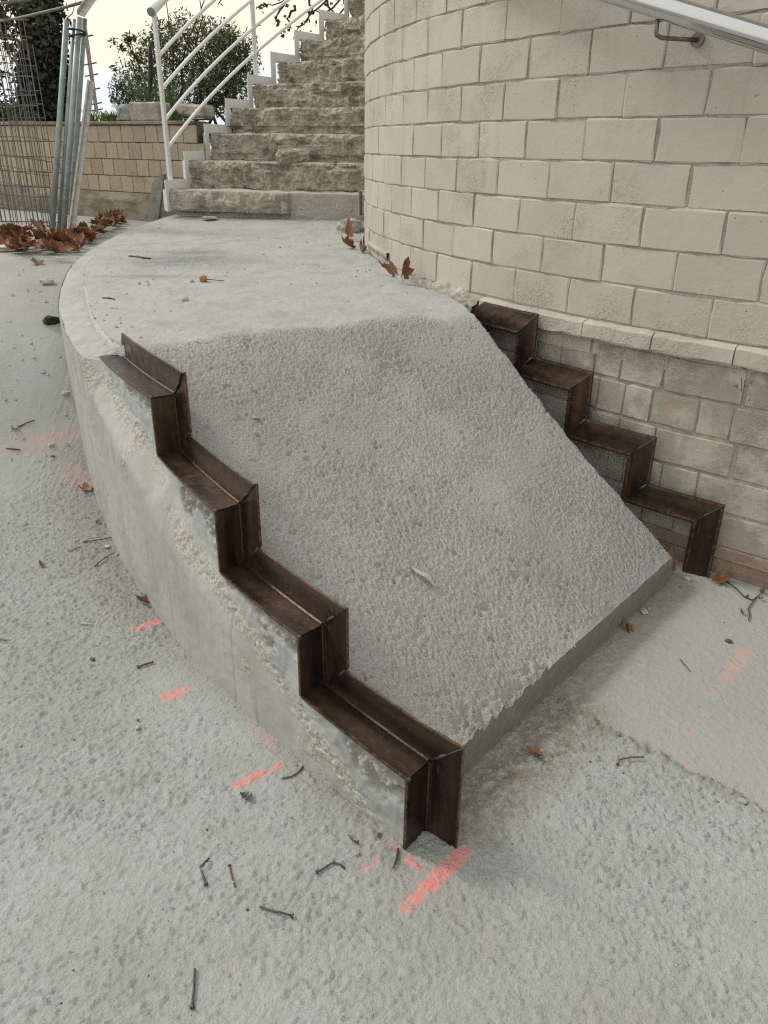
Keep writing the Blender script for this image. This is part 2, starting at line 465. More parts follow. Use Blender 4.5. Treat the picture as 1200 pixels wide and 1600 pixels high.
M_BARK = simple('bark', (.13, .10, .07), .95, 0, .5, 25, .01, .15)
M_TWIG = simple('dry_twig', (.10, .078, .055), .9, 0, .4, 90, .001, .2)
M_NAIL = simple('oxidised_nail', (.11, .115, .105), .5, .5, .4, 120)
M_NAILRUST = simple('rusty_nail', (.20, .10, .055), .8, .2, .5, 150)
M_HOSE = simple('black_plastic', (.015, .015, .016), .45, 0, .3, 20)
M_BALL = simple('orange_peel', (.50, .22, .05), .6, 0, .4, 80, .001)
M_TILE = simple('pale_tile', (.58, .555, .49), .6, 0, .15, 20)
M_SLATE = simple('grey_board', (.21, .20, .175), .8, 0, .45, 9, .004)
def leaf_mat(name, a, b_, sat=.3):
    k = NT(name); rnd = k.objrand()
    c = k.mix(k.noise(40, 4), a, b_); c = k.mix(k.math('MULTIPLY', rnd, .85), c, tuple(x * .42 for x in a))
    m = k.done(c, .7, k.bump(k.noise(120, 3), .002), spec=.3)
    k.b.inputs['Transmission Weight'].default_value = 0
    return m
M_DRY = leaf_mat('dry_leaf', (.29, .135, .062), (.165, .068, .032))
M_DRYPALE = leaf_mat('pale_dry_leaf', (.40, .23, .135), (.27, .14, .078))
def foliage(name, a, b_):
    k = NT(name)
    c = k.mix(k.rng(k.noise(3.5, 3), .35, .65), a, b_)
    c = k.mix(k.rng(k.noise(40, 2), .4, .7, 0, .6), c, tuple(x * 1.5 for x in a))
    return k.done(c, .6, spec=.3)
M_OLIVE = foliage('olive_foliage', (.115, .14, .065), (.07, .095, .04))
M_IVY = foliage('ivy_foliage', (.05, .055, .03), (.03, .033, .02))
M_GRASS = foliage('grass_blades', (.085, .135, .04), (.06, .10, .03))
k = NT('plastic_film')
k.b.inputs['Transmission Weight'].default_value = .5
M_FILM = k.done((.75, .76, .74), .25, None, 0, .5)

# ================================================================== GROUND
def graded(a, b, step, lo, hi, grow=1.10):
    core = list(np.arange(a, b + 1e-6, step))
    s, x = step, b
    up = []
    while x < hi: s = min(s * grow, 25); x += s; up.append(x)
    s, x = step, a
    dn = []
    while x > lo: s = min(s * grow, 25); x -= s; dn.append(x)
    return np.array(dn[::-1] + core + up)
gx = graded(-1.45, 1.65, .0047, -150, 150, 1.07)
gy = graded(.72, 2.75, .0047, -60, 260, 1.04)
GX, GY = np.meshgrid(gx, gy, indexing='ij')
GZ = ground_z(GX, GY)

def seg_mask(X, Y, a, b, w, soft):
    ax, ay = a; bx, by = b
    dx, dy = bx - ax, by - ay; L = dx * dx + dy * dy + 1e-9
    t = np.clip(((X - ax) * dx + (Y - ay) * dy) / L, 0, 1)
    d = np.hypot(X - ax - t * dx, Y - ay - t * dy)
    return np.clip((w + soft - d) / soft, 0, 1)
def gpt(px, py):
    p = drop(px, py); return (p.x, p.y)
paint = np.zeros_like(GX)
for a, b, w, soft, s in [((636, 1418), (668, 1385), .009, .015, 1.0), ((668, 1388), (702, 1352), .011, .017, 1.05), ((700, 1356), (722, 1334), .013, .02, .9),
                         ((640, 1343), (656, 1357), .006, .010, .9), ((571, 1358), (590, 1342), .005, .012, .7), ((614, 1322), (620, 1328), .005, .008, .7),
                         ((371, 1226), (409, 1209), .010, .011, .95), ((409, 1209), (438, 1196), .006, .010, .85),
                         ((260, 1089), (293, 1078), .012, .013, .95), ((296, 1078), (330, 1070), .006, .016, .42),
                         ((215, 983), (249, 969), .010, .014, .9), ((398, 1140), (424, 1160), .012, .03, .5), ((474, 1207), (476, 1212), .004, .01, .7),
                         ((15, 702), (60, 688), .03, .06, .42), ((60, 690), (108, 678), .03, .06, .45), ((112, 742), (138, 765), .03, .06, .45),
                         ((1163, 1018), (1140, 1060), .016, .025, .50), ((1140, 1060), (1112, 1086), .008, .03, .42), ((1097, 1113), (1100, 1116), .006, .014, .42),
                         ((1077, 1140), (1079, 1148), .005, .012, .42), ((1066, 1191), (1084, 1205), .005, .01, .65), ((1170, 1240), (1200, 1262), .01, .04, .3)]:
    paint = np.maximum(paint, s * seg_mask(GX, GY, gpt(*a), gpt(*b), w, soft))
stain = np.zeros_like(GX)
for a, b, w, soft, s in [((745, 1255), (850, 1170), .04, .09, .95), ((850, 1160), (900, 1110), .05, .10, .95), ((905, 1065), (830, 1090), .05, .10, .7),
                         ((900, 1060), (985, 985), .05, .14, .55), ((1000, 950), (1060, 905), .06, .12, .6), ((760, 1240), (740, 1290), .03, .07, .6)]:
    stain = np.maximum(stain, s * seg_mask(GX, GY, gpt(*a), gpt(*b), w, soft))
dirt = np.zeros_like(GX)
for a, b, w, soft, s in [((150, 720), (185, 860), .06, .18, .8), ((185, 860), (240, 945), .05, .15, .7), ((240, 945), (345, 1065), .02, .07, .6), ((345, 1065), (615, 1312), .012, .05, .55),
                         ((60, 415), (110, 470), .1, .25, .6), ((615, 1330), (625, 1350), .012, .03, .8)]:
    dirt = np.maximum(dirt, s * seg_mask(GX, GY, gpt(*a), gpt(*b), w, soft))
# the old slab edge, a ragged ridge running off to the right, with a smoother floor beyond it
crk = [gpt(*q) for q in ((880, 1100), (930, 1128), (985, 1158), (1040, 1184), (1090, 1215), (1150, 1243), (1230, 1285))]
crk.append((crk[-1][0] + 1.0, crk[-1][1] - .45))
ridge = np.zeros_like(GX); wob = fbm(GX * 14, GY * 14, 5, 3) * .035
cyx = np.interp(GX, [c[0] for c in crk], [c[1] for c in crk])
dc = GY - cyx + wob
on = (GX > crk[0][0] - .02)
ridge = np.where(on, np.exp(-(dc / .014) ** 2), 0)
smoother = np.where(on | (GY > 2.2), np.clip((dc - .005) / .03, 0, 1), 0) * (GX > .3)
left_smooth = np.clip((GY - 2.6) / 1.2, 0, 1) * (GX < 0)
amp = 1 - .6 * smoother - .55 * left_smooth
warpx = GX + fbm(GX * 22, GY * 22, 3, 2) * .012; warpy = GY + fbm(GX * 22, GY * 22, 4, 2) * .02
h = fbm(warpx * 40, warpy * 52, 11, 2, .6) * .0014
h1 = fbm(warpx * 92, warpy * 112, 12, 2, .6); h += (np.abs(h1) * 1.6 - .35) * .0068 + h1 * .0030
pits = np.clip(fbm(warpx * 75, warpy * 85, 21, 2) - .20, 0, 1)
pits = pits * np.clip(fbm(GX * 3, GY * 3, 24, 2) * 3, 0, 1)
h -= pits * .010
h = h * np.clip(.85 + fbm(GX * 2.2, GY * 2.2, 25, 3) * 1.3, .35, 1.3)
h += fbm(GX * 4, GY * 4, 31, 2) * .006
fade = np.clip(1 + (GX + 1.42) * .45, .35, 1) * np.clip(1 - (np.hypot(GX, GY - 1.5) - 4) / 4, 0.15, 1)
GZ = GZ + h * amp * fade + ridge * (fbm(GX * 45, GY * 45, 8, 3) * .026 + .004)
dirt = np.maximum(dirt, .75 * np.where(on, np.exp(-(dc / .025) ** 2), 0) * 1.2)
dirt = np.maximum(dirt, np.clip(fbm(GX * 34, GY * 34, 61, 3) - .46, 0, 1) * 4 * (1 - smoother * .3) * .5)
G = Grids(); G.add(np.stack([GX, GY, GZ], -1), paint=paint, stain=stain, dirt=dirt, smoother=np.maximum(smoother, .35 * left_smooth))
ground = link('ground', G.mesh('ground'), M_GROUND); tag(ground, kind='structure')

# ================================================================== RAMP
ramp_o = empty('concrete_ramp', P(4.6, 222, 0)); RO = np.array(ramp_o.location)
tag(ramp_o, 'curved rough concrete ramp between the round wall and the sawtooth kerb', 'ramp')
# --- slab: top, front face, inner side, outer edge
ph_s = np.arange(209.0, FRONT + .001, .046); ph_l = np.linspace(165.5, 209.0, 330)[:-1]
phs = np.concatenate([ph_l, ph_s]); nu = 480
U = np.linspace(0, 1, nu)
PH, UU = np.meshgrid(phs, U, indexing='ij')
ri = r_in(PH); ro = r_slab(PH)
RR = ri + (ro - ri) * UU
X = CX + RR * np.cos(np.radians(PH)); Y = CY + RR * np.sin(np.radians(PH))
Z = ramp_z(RR, PH)
crease = np.interp(RR, [3.7, 3.89, 4.25], [215.3, 214.9, 212.6]) + fbm(X * 7, Y * 7, 2, 3) * 1.6
grain = np.clip((PH - crease + 1.0) / 1.6, 0, 1); grain = grain * grain * (3 - 2 * grain)
S_ = (PH - 212.6) * 0.08                                    # distance down the slope
gx_, gy_ = S_ * 1.25, RR
wx = gx_ + fbm(gx_ * 40, gy_ * 40, 1, 2) * .006; wy = gy_ + fbm(gx_ * 40, gy_ * 40, 6, 2) * .006
wl = worley(wx / .0082, wy / .0082, 3)
gh = (.55 - wl) * .0062 + fbm(gx_ * 120, gy_ * 120, 9, 2) * .0055
hol = np.clip(fbm(gx_ * 24, gy_ * 24, 14, 3) - .46, 0, 1) * -.055
void = np.clip(fbm(gx_ * 55, gy_ * 55, 45, 2) - .47, 0, 1) * -.12
sm = np.clip(fbm(gx_ * 3.2, gy_ * 3.2, 46, 3) * 2.2, 0, .65); gh = gh * (1.12 - sm); hol = hol + void
big_ = fbm(gx_ * 3, gy_ * 3, 15, 3) * .016
lump = np.clip(fbm(gx_ * 60, gy_ * 60, 41, 1) - .33, 0, 1) * .03 * np.clip(fbm(gx_ * 5, gy_ * 5, 42, 2) + .2, 0, 1)
flat_h = fbm(X * 30, Y * 30, 17, 4, .6) * .0035 + fbm(X * 5, Y * 5, 18, 2) * .005
hz = grain * (gh + hol + big_ + lump) + (1 - grain) * flat_h
# ragged arrises at the foot and at the inner side, and a rough dug patch near the foot
fd = (FRONT - PH) * .08
hz -= np.exp(-(fd / .010) ** 2) * (.002 + .010 * np.clip(fbm(RR * 9, RR * 0, 51, 3) + .1, 0, 1)); hz = hz * (1 - .9 * np.exp(-(fd / .020) ** 2)) + np.exp(-(fd / .02) ** 2) * fbm(RR * 22, fd * 22, 53, 3) * .006
idd = (RR - ri)
hz -= np.where(PH > 213, np.exp(-(idd / .006) ** 2) * (.002 + .014 * np.clip(fbm(S_ * 15, S_ * 0, 52, 3) + .2, 0, 1)), 0)
dg = drop(790, 1105); dug = np.exp(-((X - dg.x - .12) ** 2 + (Y - dg.y - .06) ** 2) / .10 ** 2 * 1.0)
dugl = seg_mask(X, Y, (drop(735, 1140).x, drop(735, 1140).y), (drop(850, 1065).x, drop(850, 1065).y), .01, .05)
hz += dugl * (fbm(gx_ * 45, gy_ * 45, 71, 3, .7) * .024 - .004)
p2 = drop(610, 560); hz += np.exp(-(((X - p2.x) / .12) ** 2 + ((Y - p2.y) / .05) ** 2)) * fbm(gx_ * 50, gy_ * 50, 72, 3) * .02
Z = Z + hz
stn = np.zeros_like(X)
for q, wx_, wy_, s in [((285, 408), .30, .22, .9), ((250, 405), .35, .10, .5), ((300, 395), .2, .12, .7), ((215, 432), .30, .05, .6)]:
    c0 = drop(*q); stn = np.maximum(stn, s * np.exp(-((X - c0.x) / wx_) ** 2 - ((Y - c0.y) / wy_) ** 2))
ddust = np.maximum(np.exp(-(fd / .05) ** 2), np.where(PH > 213, np.exp(-(idd / .03) ** 2), 0)) * (RR < 4.35) * .9
ddust = np.maximum(ddust, (1 - grain) * np.clip(fbm(X * 2.5, Y * 2.5, 44, 3) + .35, 0, 1) * .8)
G = Grids()
G.add(np.stack([X, Y, Z], -1), grain=grain, stain=stn, dust=ddust, edge=0)
# front face
vv = np.linspace(0, 1, 26)
tp = np.stack([X[-1], Y[-1], Z[-1]], -1)
tang = np.array([-sin(R(FRONT)), cos(R(FRONT)), 0])           # downhill
V = np.zeros((nu, len(vv), 3))
rr_f = RR[-1]
for j, v in enumerate(vv):
    zz = tp[:, 2] * (1 - v) + (-.02) * v
    d = fbm(rr_f * 40, zz * 40 + 0, 81, 3) * .003 + .004 * min(1, v * 4) + (.010 * np.clip(fbm(rr_f * 16, rr_f * 0, 83, 3) + .1, 0, 1) * (v > .82))
    V[:, j] = tp + tang * d[:, None]; V[:, j, 2] = zz
G.add(V, edge=1.0, dust=0, grain=.35)
# inner side (towards the wall) and outer edge (towards the kerb)
def side(col, sgn, zb):
    V = np.zeros((len(phs), 14, 3))
    t0 = np.stack([X[:, col], Y[:, col], Z[:, col]], -1)
    rad = np.stack([np.cos(np.radians(phs)), np.sin(np.radians(phs)), 0 * phs], -1)
    for j, v in enumerate(np.linspace(0, 1, 14)):
        z = t0[:, 2] * (1 - v) + zb * v
        d = fbm(phs * 3, z * 35, 91, 3) * .004 + .003 * min(1, v * 5)
        V[:, j] = t0 + rad * (sgn * d)[:, None]; V[:, j, 2] = z
    return V
G.add(side(0, -1, -.02), edge=.5)
G.add(side(-1, 1, np.minimum(Z[:, -1] - .06, np.interp(phs, [165, 189, 196, 203, 211, 215, 217, 229.5], [.78, .78, .765, .775, .74, .735, .55, 0])) - .02), flip=True, dust=.3, white=np.where((phs > 196) & (phs < 215), .85, 0)[:, None])
slab = link('slab', G.mesh('slab', RO), M_RAMP, ramp_o)

# --- kerb: outer face, ledge and sawtooth top
VPH = [217.1, 222.0, 226.0, 229.85]                           # risers of the left stringer
TZ = [.735, .556, .376, .205]
def kerb_top(phi):
    z = np.where(phi < 211, np.interp(phi, [165, 185, 190, 196, 203, 208, 211], [.905, .80, .775, .70, .715, .725, .729]), .729)
    for a, t in zip(VPH[:3], TZ[1:]): z = np.where(phi > a - .10, t - .0065, z)
    return z
cols = [165.5]
while cols[-1] < 229.8:
    cols.append(cols[-1] + (.055 if cols[-1] > 201 else .3))
cols = np.array(sorted(set(np.round([c for c in cols if c < 229.74], 4)) | {VPH[0] - .11, VPH[0] - .09, VPH[1] - .11, VPH[1] - .09, VPH[2] - .11, VPH[2] - .09, 229.74}))
nv = 150
vz = np.linspace(0, 1, nv)
PH, VV = np.meshgrid(cols, vz, indexing='ij')
ro = r_out(PH); xb, yb = CX + ro * np.cos(np.radians(PH)), CY + ro * np.sin(np.radians(PH))
zb = ground_z(xb, yb) - .03
zt = kerb_top(PH)
rl_ = np.interp(PH, [210, 217.1, 222, 226, 229.9], [5.241, 5.25, 5.302, 5.334, 5.364]) + .070
zlow = np.minimum(np.interp(PH, [165, 211, VPH[0], VPH[1], VPH[2], VPH[3]], [.55, .62, TZ[1] - .0065, TZ[2] - .0065, TZ[3] - .0065, .0]), zt)
zlow = np.maximum(zlow, zb + .02); zlow = np.minimum(zlow, zt)
Zk = np.where(VV < .6, zb + (zlow - zb) * VV / .6, zlow + (zt - zlow) * (VV - .6) / .4)
arc = PH * .094
line = np.interp(PH, [205, 212, 217.1, 222, 226, 229.85], [.80, .69, .52, .335, .165, -.03]) + fbm(arc * 6, Zk * 6, 33, 3) * .035
s_ = Zk - line
band = np.clip(1 - np.abs(s_ + .01 + fbm(arc * 3, Zk * 3, 36, 2) * .05) / .05, 0, 1) * np.clip(.75 + fbm(arc * 8, Zk * 8, 38, 3) * 1.6, 0, 1) * np.clip((PH - 207) / 4, 0, 1)
gravel = np.clip(band * 1.5 + np.clip(fbm(arc * 12, Zk * 12, 35, 3) - .28, 0, 1) * 2.5 * (s_ < 0), 0, 1) * np.clip((PH - 204) / 4, 0, 1)
mort = np.clip((s_ - .02 + fbm(arc * 14, Zk * 14, 58, 3) * .05) / .02, 0, 1) * np.clip((PH - 210.5) / 1.0, 0, 1)
topd = zt - Zk
nosed = np.full_like(PH, 9.0)
for a, t in zip(VPH, TZ): nosed = np.where(PH <= a, np.minimum(nosed, np.where(a - PH < 5.2, (a - PH) * .094, 9)), nosed)
ch = np.clip((fbm(arc * 11, Zk * 11, 37, 4) + .62 - topd * 8 - np.clip(np.abs(nosed - .10) - .06, 0, 1) * 3.5) * 4, 0, 1) * (PH > 210.5) * (s_ > .02)
seam = np.zeros_like(PH)
for a0 in (206.2, 209.6, 214.0, 218.6, 222.75, 223.9):
    seam = np.maximum(seam, np.exp(-((arc - a0 * .094) / .0035) ** 2) * (s_ < -.01) * np.clip(.55 + vn(Zk * 9, Zk * 0 + a0, 3), 0, .8))
dk = gravel * ((.5 - worley(arc / .011 + fbm(arc * 40, Zk * 40, 3, 2), Zk / .013, 13)) * .007 + fbm(arc * 60, Zk * 60, 14, 3) * .006 + .001)
dk = dk + (1 - gravel) * fbm(arc * 30, Zk * 30, 39, 3) * .0022 + mort * (fbm(arc * 10, Zk * 16, 40, 2) * .006 - .001)
dk = dk + ch * (fbm(arc * 55, Zk * 55, 43, 4, .65) * .024 - .010) - seam * .004
# curved trowel ridges in the repair mortar
tr = np.sin((np.hypot(arc - np.floor(arc / .4) * .4 - .02, (s_ - .1) * 1.3)) * 130)
dk = dk + mort * (1 - ch) * np.clip(tr - .86, 0, 1) * .016
lean = np.clip((s_ + .10) / .13, 0, 1) * np.clip((PH - 210.2) / 1.6, 0, 1); lean = lean * lean * (3 - 2 * lean)
ro2 = ro + (np.minimum(rl_, ro) - ro) * lean + dk
G = Grids()
Vk = np.stack([CX + ro2 * np.cos(np.radians(PH)), CY + ro2 * np.sin(np.radians(PH)), Zk], -1)
G.add(Vk, gravel=gravel, mortar=mort, chip=ch, seam=seam)
# top of kerb / ledge
nt = 26
UT = np.linspace(0, 1, nt)
PHT, UTT = np.meshgrid(cols, UT, indexing='ij')
rin = np.where(PHT < 190, 5.20, r_slab(PHT) - .012)
roo = ro2[:, -1][:, None]
RT = roo + (rin - roo) * UTT
arcT = PHT * .094
ZT = kerb_top(PHT) + np.where((PHT > 190) & (PHT < 211), .02 * UTT, 0)
ledge = ((PHT > 189) & (PHT < 212))
strk = np.sin((arcT * 60 + (RT * 30 - 5.3 * 30) ** 2 * .5 + fbm(arcT * 5, RT * 12, 3, 2) * 4))
ZT = ZT + np.where(ledge, fbm(arcT * 25, RT * 25, 23, 4) * .006 - np.clip(strk - .9, 0, 1) * .06 * np.clip(UTT * 1.5 - .3, 0, 1) - .006 * np.exp(-(UTT / .06) ** 2), -.001)
G.add(np.stack([CX + RT * np.cos(np.radians(PHT)), CY + RT * np.sin(np.radians(PHT)), ZT], -1), mortar=np.where(ledge, .35, 0), gravel=0, chip=np.where(ledge, np.clip((UTT - .80) * 6, 0, .9), 0))
# end face at the foot
V = np.zeros((2, nv, 3))
for i, (r_, pb) in enumerate(((None, 0), (5.30, 229.74))):
    V[i] = Vk[-1] if r_ is None else np.stack([np.full(nv, P(r_, pb)[0]), np.full(nv, P(r_, pb)[1]), Zk[-1]], -1)
G.add(V, mortar=.6)
kerb = link('kerb', G.mesh('kerb', RO), M_KERB, ramp_o)

# ================================================================== STEEL STRINGERS (welded angle bars)
def stringer(root, phis, zs, zend, rfun, leg, leg2, t, side_, mat, phi_start, name='angle_bar', first_cut=0.0, weld=True, lean=0.0):
    """vertex line runs: tread at zs[0] from phi_start to phis[0], down to zs[1], on to phis[1] ... ; side_=+1 ledge leg outward"""
    O = np.array(root.location)
    sgn = 1 if phis[0] > phi_start else -1                   # direction of descent in phi
    pts = [(phi_start, zs[0])]
    for i, p in enumerate(phis):
        pts.append((p, zs[i])); pts.append((p, zs[i + 1] if i + 1 < len(zs) else zend))
    def d_phi(L, r): return sgn * np.degrees(L / r)
    for k in range(len(pts) - 1):
        (p0, z0), (p1, z1) = pts[k], pts[k + 1]
        tread = abs(z0 - z1) < 1e-6
        last = k == len(pts) - 2
        mb = MB()
        if tread:
            n = max(2, int(abs(p1 - p0) / 1.2) + 1)
            ps = np.linspace(p0, p1, n + 1)
            qs = np.linspace(p0 + (0 if k == 0 else d_phi(leg2, rfun(p0))) + (d_phi(first_cut, rfun(p0)) if k == 0 else 0), p1 + d_phi(leg2, rfun(p1)), n + 1)
            for a in range(n):
                L0, L1 = abs(ps[a] - ps[0]) * .09, abs(ps[a + 1] - ps[0]) * .09
                uvq = [(L0 + k, 0), (L1 + k, 0), (L1 + k, leg2), (L0 + k, leg2)]
                A = [P(rfun(ps[a]), ps[a], z0), P(rfun(ps[a + 1]), ps[a + 1], z0), P(rfun(qs[a + 1]) - lean, qs[a + 1], z0 + leg2), P(rfun(qs[a]) - lean, qs[a], z0 + leg2)]
                B = [P(rfun(ps[a]) - side_ * t, ps[a], z0), P(rfun(ps[a + 1]) - side_ * t, ps[a + 1], z0), P(rfun(qs[a + 1]) - side_ * t - lean, qs[a + 1], z0 + leg2), P(rfun(qs[a]) - side_ * t - lean, qs[a], z0 + leg2)]
                mb.prism(A, B, uvq)
                C_ = [P(rfun(ps[a]), ps[a], z0), P(rfun(ps[a + 1]), ps[a + 1], z0), P(rfun(ps[a + 1]) + side_ * leg, ps[a + 1], z0 + .001), P(rfun(ps[a]) + side_ * leg, ps[a], z0 + .001)]
                D_ = [c - np.array([0, 0, t]) for c in C_]
                mb.prism(C_, D_, [(L0 + k, .3), (L1 + k, .3), (L1 + k, .3 + leg), (L0 + k, .3 + leg)])
                # rounded root of the angle
                mb.tube([P(rfun(ps[a]) + side_ * .002, ps[a], z0 + .002), P(rfun(ps[a + 1]) + side_ * .002, ps[a + 1], z0 + .002)], .0045, 6)
        else:
            r0 = rfun(p0)
            dz_top, dz_bot = leg2, (0 if last else leg2)
            f = d_phi(leg2, r0)
            uvq = [(k + 0, 0), (k + abs(z0 - z1), 0), (k + abs(z0 - z1), leg2), (k, leg2)]
            A = [P(r0, p0, z0), P(r0, p0, z1), P(r0 - lean, p0 + f, z1 + dz_bot), P(r0 - lean, p0 + f, z0 + dz_top)]
            B = [P(r0 - side_ * t, p0, z0), P(r0 - side_ * t, p0, z1), P(r0 - side_ * t - lean, p0 + f, z1 + dz_bot), P(r0 - side_ * t - lean, p0 + f, z0 + dz_top)]
            mb.prism(A, B, uvq)
            g = d_phi(t, r0)
            C_ = [P(r0, p0, z0), P(r0, p0, z1), P(r0 + side_ * leg, p0, z1), P(r0 + side_ * leg, p0, z0)]
            D_ = [P(r0, p0 - g, z0), P(r0, p0 - g, z1), P(r0 + side_ * leg, p0 - g, z1), P(r0 + side_ * leg, p0 - g, z0)]
            mb.prism(C_, D_, [(k, .3), (k + abs(z0 - z1), .3), (k + abs(z0 - z1), .3 + leg), (k, .3 + leg)])
            mb.tube([P(r0 + side_ * .002, p0 + g * .4, z0), P(r0 + side_ * .002, p0 + g * .4, z1)], .0045, 6)
        link(name, mb.mesh(name, O), mat, root)
    if weld:
        for i, p in enumerate(phis):                          # weld beads at the nosings and inside corners
            r0 = rfun(p); f = d_phi(leg2, r0)
            zl = zs[i + 1] if i + 1 < len(zs) else None
            beads = [([P(r0 + side_ * (leg + .001), p + f * .02, zs[i] + .001), P(r0 + side_ * (leg - .006), p + f * .04, zs[i] + .003)], .0052)]
            a, b_ = P(r0 + side_ * .003, p + f * .2, zs[i] + leg2 * .2), P(r0 + side_ * .003, p + f * .55, zs[i] + leg2 * .55)
            beads.append(([a, (a + b_) / 2 + np.array([0, 0, .001]), b_], [.0025, .0045, .002]))
            fr = r0 + (.0006 if side_ > 0 else t + .0004)
            a, b_ = P(fr, p + f * .01, zs[i] + leg2 * .01), P(fr - lean, p + f * .99, zs[i] + leg2 * .99)
            beads.append(([a, b_], .0016))
            if zl is not None:
                a, b_ = P(r0 + side_ * .004, p + f * .62, zl + leg2 * .55), P(r0 + side_ * .004, p + f * .95, zl + leg2 * .98)
                beads.append(([a, (a + b_) / 2 + np.array([0, 0, .001]), b_], [.003, .0055, .003]))
            for bp_, br_ in beads:
                mb = MB(); mb.tube(bp_, br_, 6); link('weld_bead', mb.mesh('weld_bead', O, True), M_WELD, root)

rl = lambda p: float(np.interp(p, [210, 217.1, 222, 226, 229.9], [5.241, 5.25, 5.302, 5.334, 5.364]))
st_l = empty('steel_stringer', P(5.36, 229.9, 0))
tag(st_l, 'dark brown steel angle stair stringer standing free on the outer concrete kerb', 'stair stringer', 'welded steel stringers of the new steps')
stringer(st_l, VPH, TZ, 0.0, rl, .076, .083, .006, 1, M_STEEL, 210.9, first_cut=.055)
st_r = empty('steel_stringer', P(3.79, 229.65, 0))
tag(st_r, 'dark brown steel angle stair stringer fixed against the cream block wall', 'stair stringer', 'welded steel stringers of the new steps')
stringer(st_r, [216.75, 221.1, 225.45, 229.65], [.735, .568, .384, .204], 0.0, lambda p: 3.79, .062, .088, .006, -1, M_STEEL, 211.4, first_cut=.13, lean=.016)

# ================================================================== THE ROUND BUILDING
bld = empty('round_building', P(RW, 220, 0)); BO = np.array(bld.location)
tag(bld, 'round building of cream painted blocks with a ledge along its foot', 'building')
def wall_frame(s, off=0.0):
    """arc length s (0 where the straight part begins) -> point, direction along, outward normal"""
    if s < 0:
        ph = PHI0 + np.degrees(s / RW); a = R(ph)
        n = Vector((cos(a), sin(a), 0)); p = Vector((CX, CY, 0)) + n * (RW + off)
    else:
        a = R(PHI0); n = Vector((cos(a), sin(a), 0)); tdir = Vector((-sin(a), cos(a), 0))
        p = Vector((CX, CY, 0)) + n * (RW + off) + tdir * s
    return p, Vector((-n.y, n.x, 0)), n
ss = np.concatenate([np.linspace(-6.8, 0, 90), np.linspace(0.1, 9, 20)])
def strip(off, zz, mb_mat, name, jig=0.0, seed=1):
    V = np.zeros((len(ss), len(zz), 3))
    for i, s in enumerate(ss):
        for j, z in enumerate(zz):
            p, t_, n = wall_frame(s, off[j] if hasattr(off, '__len__') else off); V[i, j] = (p.x, p.y, z)
    g = Grids(); g.add(V, flip=True); return link(name, g.mesh(name, BO), mb_mat, bld)
core = strip(-.0050, [-.05, .8, 1.6, 2.4, 3.2, 4.0, 5.0, 6.0], M_JOINT, 'wall_core')
def block_mesh(w, h, d, seed, jag=.0030, rnd=.0034):
    rg = np.random.default_rng(seed)
    nx, nz = 7, 5
    xs = np.array([-.5, -.5 + rnd / w, -.25, 0, .25, .5 - rnd / w, .5]) * w
    zs_ = np.array([-.5, -.5 + rnd / h, 0, .5 - rnd / h, .5]) * h
    v = []; f = []
    for j in range(nz):
        for i in range(nx):
            ex = i in (0, nx - 1); ez = j in (0, nz - 1)
            y = 0.0
            if ex or ez: y = -rnd * (1.0 if not (ex and ez) else 1.7)
            x = xs[i] + (rg.normal(0, jag) if ex else 0); z = zs_[j] + (rg.normal(0, jag) if ez else 0)
            if ex and ez: x -= np.sign(x) * rnd * rg.uniform(.1, .8); z -= np.sign(z) * rnd * rg.uniform(.1, .8)
            v.append((x, y + rg.normal(0, .0004), z))
    for j in range(nz - 1):
        for i in range(nx - 1):
            a = j * nx + i; f.append((a, a + nx, a + nx + 1, a + 1))
    per = [(i, 0) for i in range(nx)] + [(nx - 1, j) for j in range(1, nz)] + [(i, nz - 1) for i in range(nx - 2, -1, -1)] + [(0, j) for j in range(nz - 2, 0, -1)]
    base = len(v)
    for i, j in per: x, y, z = v[j * nx + i]; v.append((x, -d, z))
    n = len(per)
    for q in range(n):
        a = per[q][1] * nx + per[q][0]; b_ = per[(q + 1) % n][1] * nx + per[(q + 1) % n][0]
        f.append((a, b_, base + (q + 1) % n, base + q))
    me = bpy.data.meshes.new('block'); me.from_pydata(v, [], f)
    me.update()
    bm = bmesh.new(); bm.from_mesh(me); bmesh.ops.recalc_face_normals(bm, faces=bm.faces)
    bm.to_mesh(me); bm.free()
    return me
BW, BH = .2834, .134
def place(me, mat, s, z, off=0.0, name='block', rz=0.0):
    p, t_, n = wall_frame(s, off)
    ang = math.atan2(t_.y, t_.x) + pi                       # local x along the wall, local +y outward
    o = link(name, me, mat, bld, Vector((p.x, p.y, z)) - bld.location)
    # local y must point along n
    o.rotation_euler = (0, rz, math.atan2(n.y, n.x) - pi / 2)
    return o
up = [block_mesh(BW - random.uniform(.005, .010), BH - random.uniform(.005, .009), .02, 100 + q) for q in range(14)]
lo = [block_mesh(BW - random.uniform(.007, .013), .1305 - random.uniform(.007, .012), .02, 200 + q, .003, .005) for q in range(10)]
zc = 1.40 + .101                                             # course line level with the eye
for cidx in range(-5, 6):
    z = zc - .067 + cidx * .134                              # centre of the course
    ph_off = -.218 + (0 if cidx % 2 == 0 else BW / 2) + random.uniform(-.012, .012)
    for q in range(-13, 5):
        s0 = ph_off + BW * (q + .5)
        if s0 < -3.35 or s0 > .85: continue
        place(random.choice(up), M_BLOCK, s0 + random.uniform(-.0025, .0025), z + random.uniform(-.0015, .0015), random.uniform(-.0022, .0018), rz=random.uniform(-.007, .007))
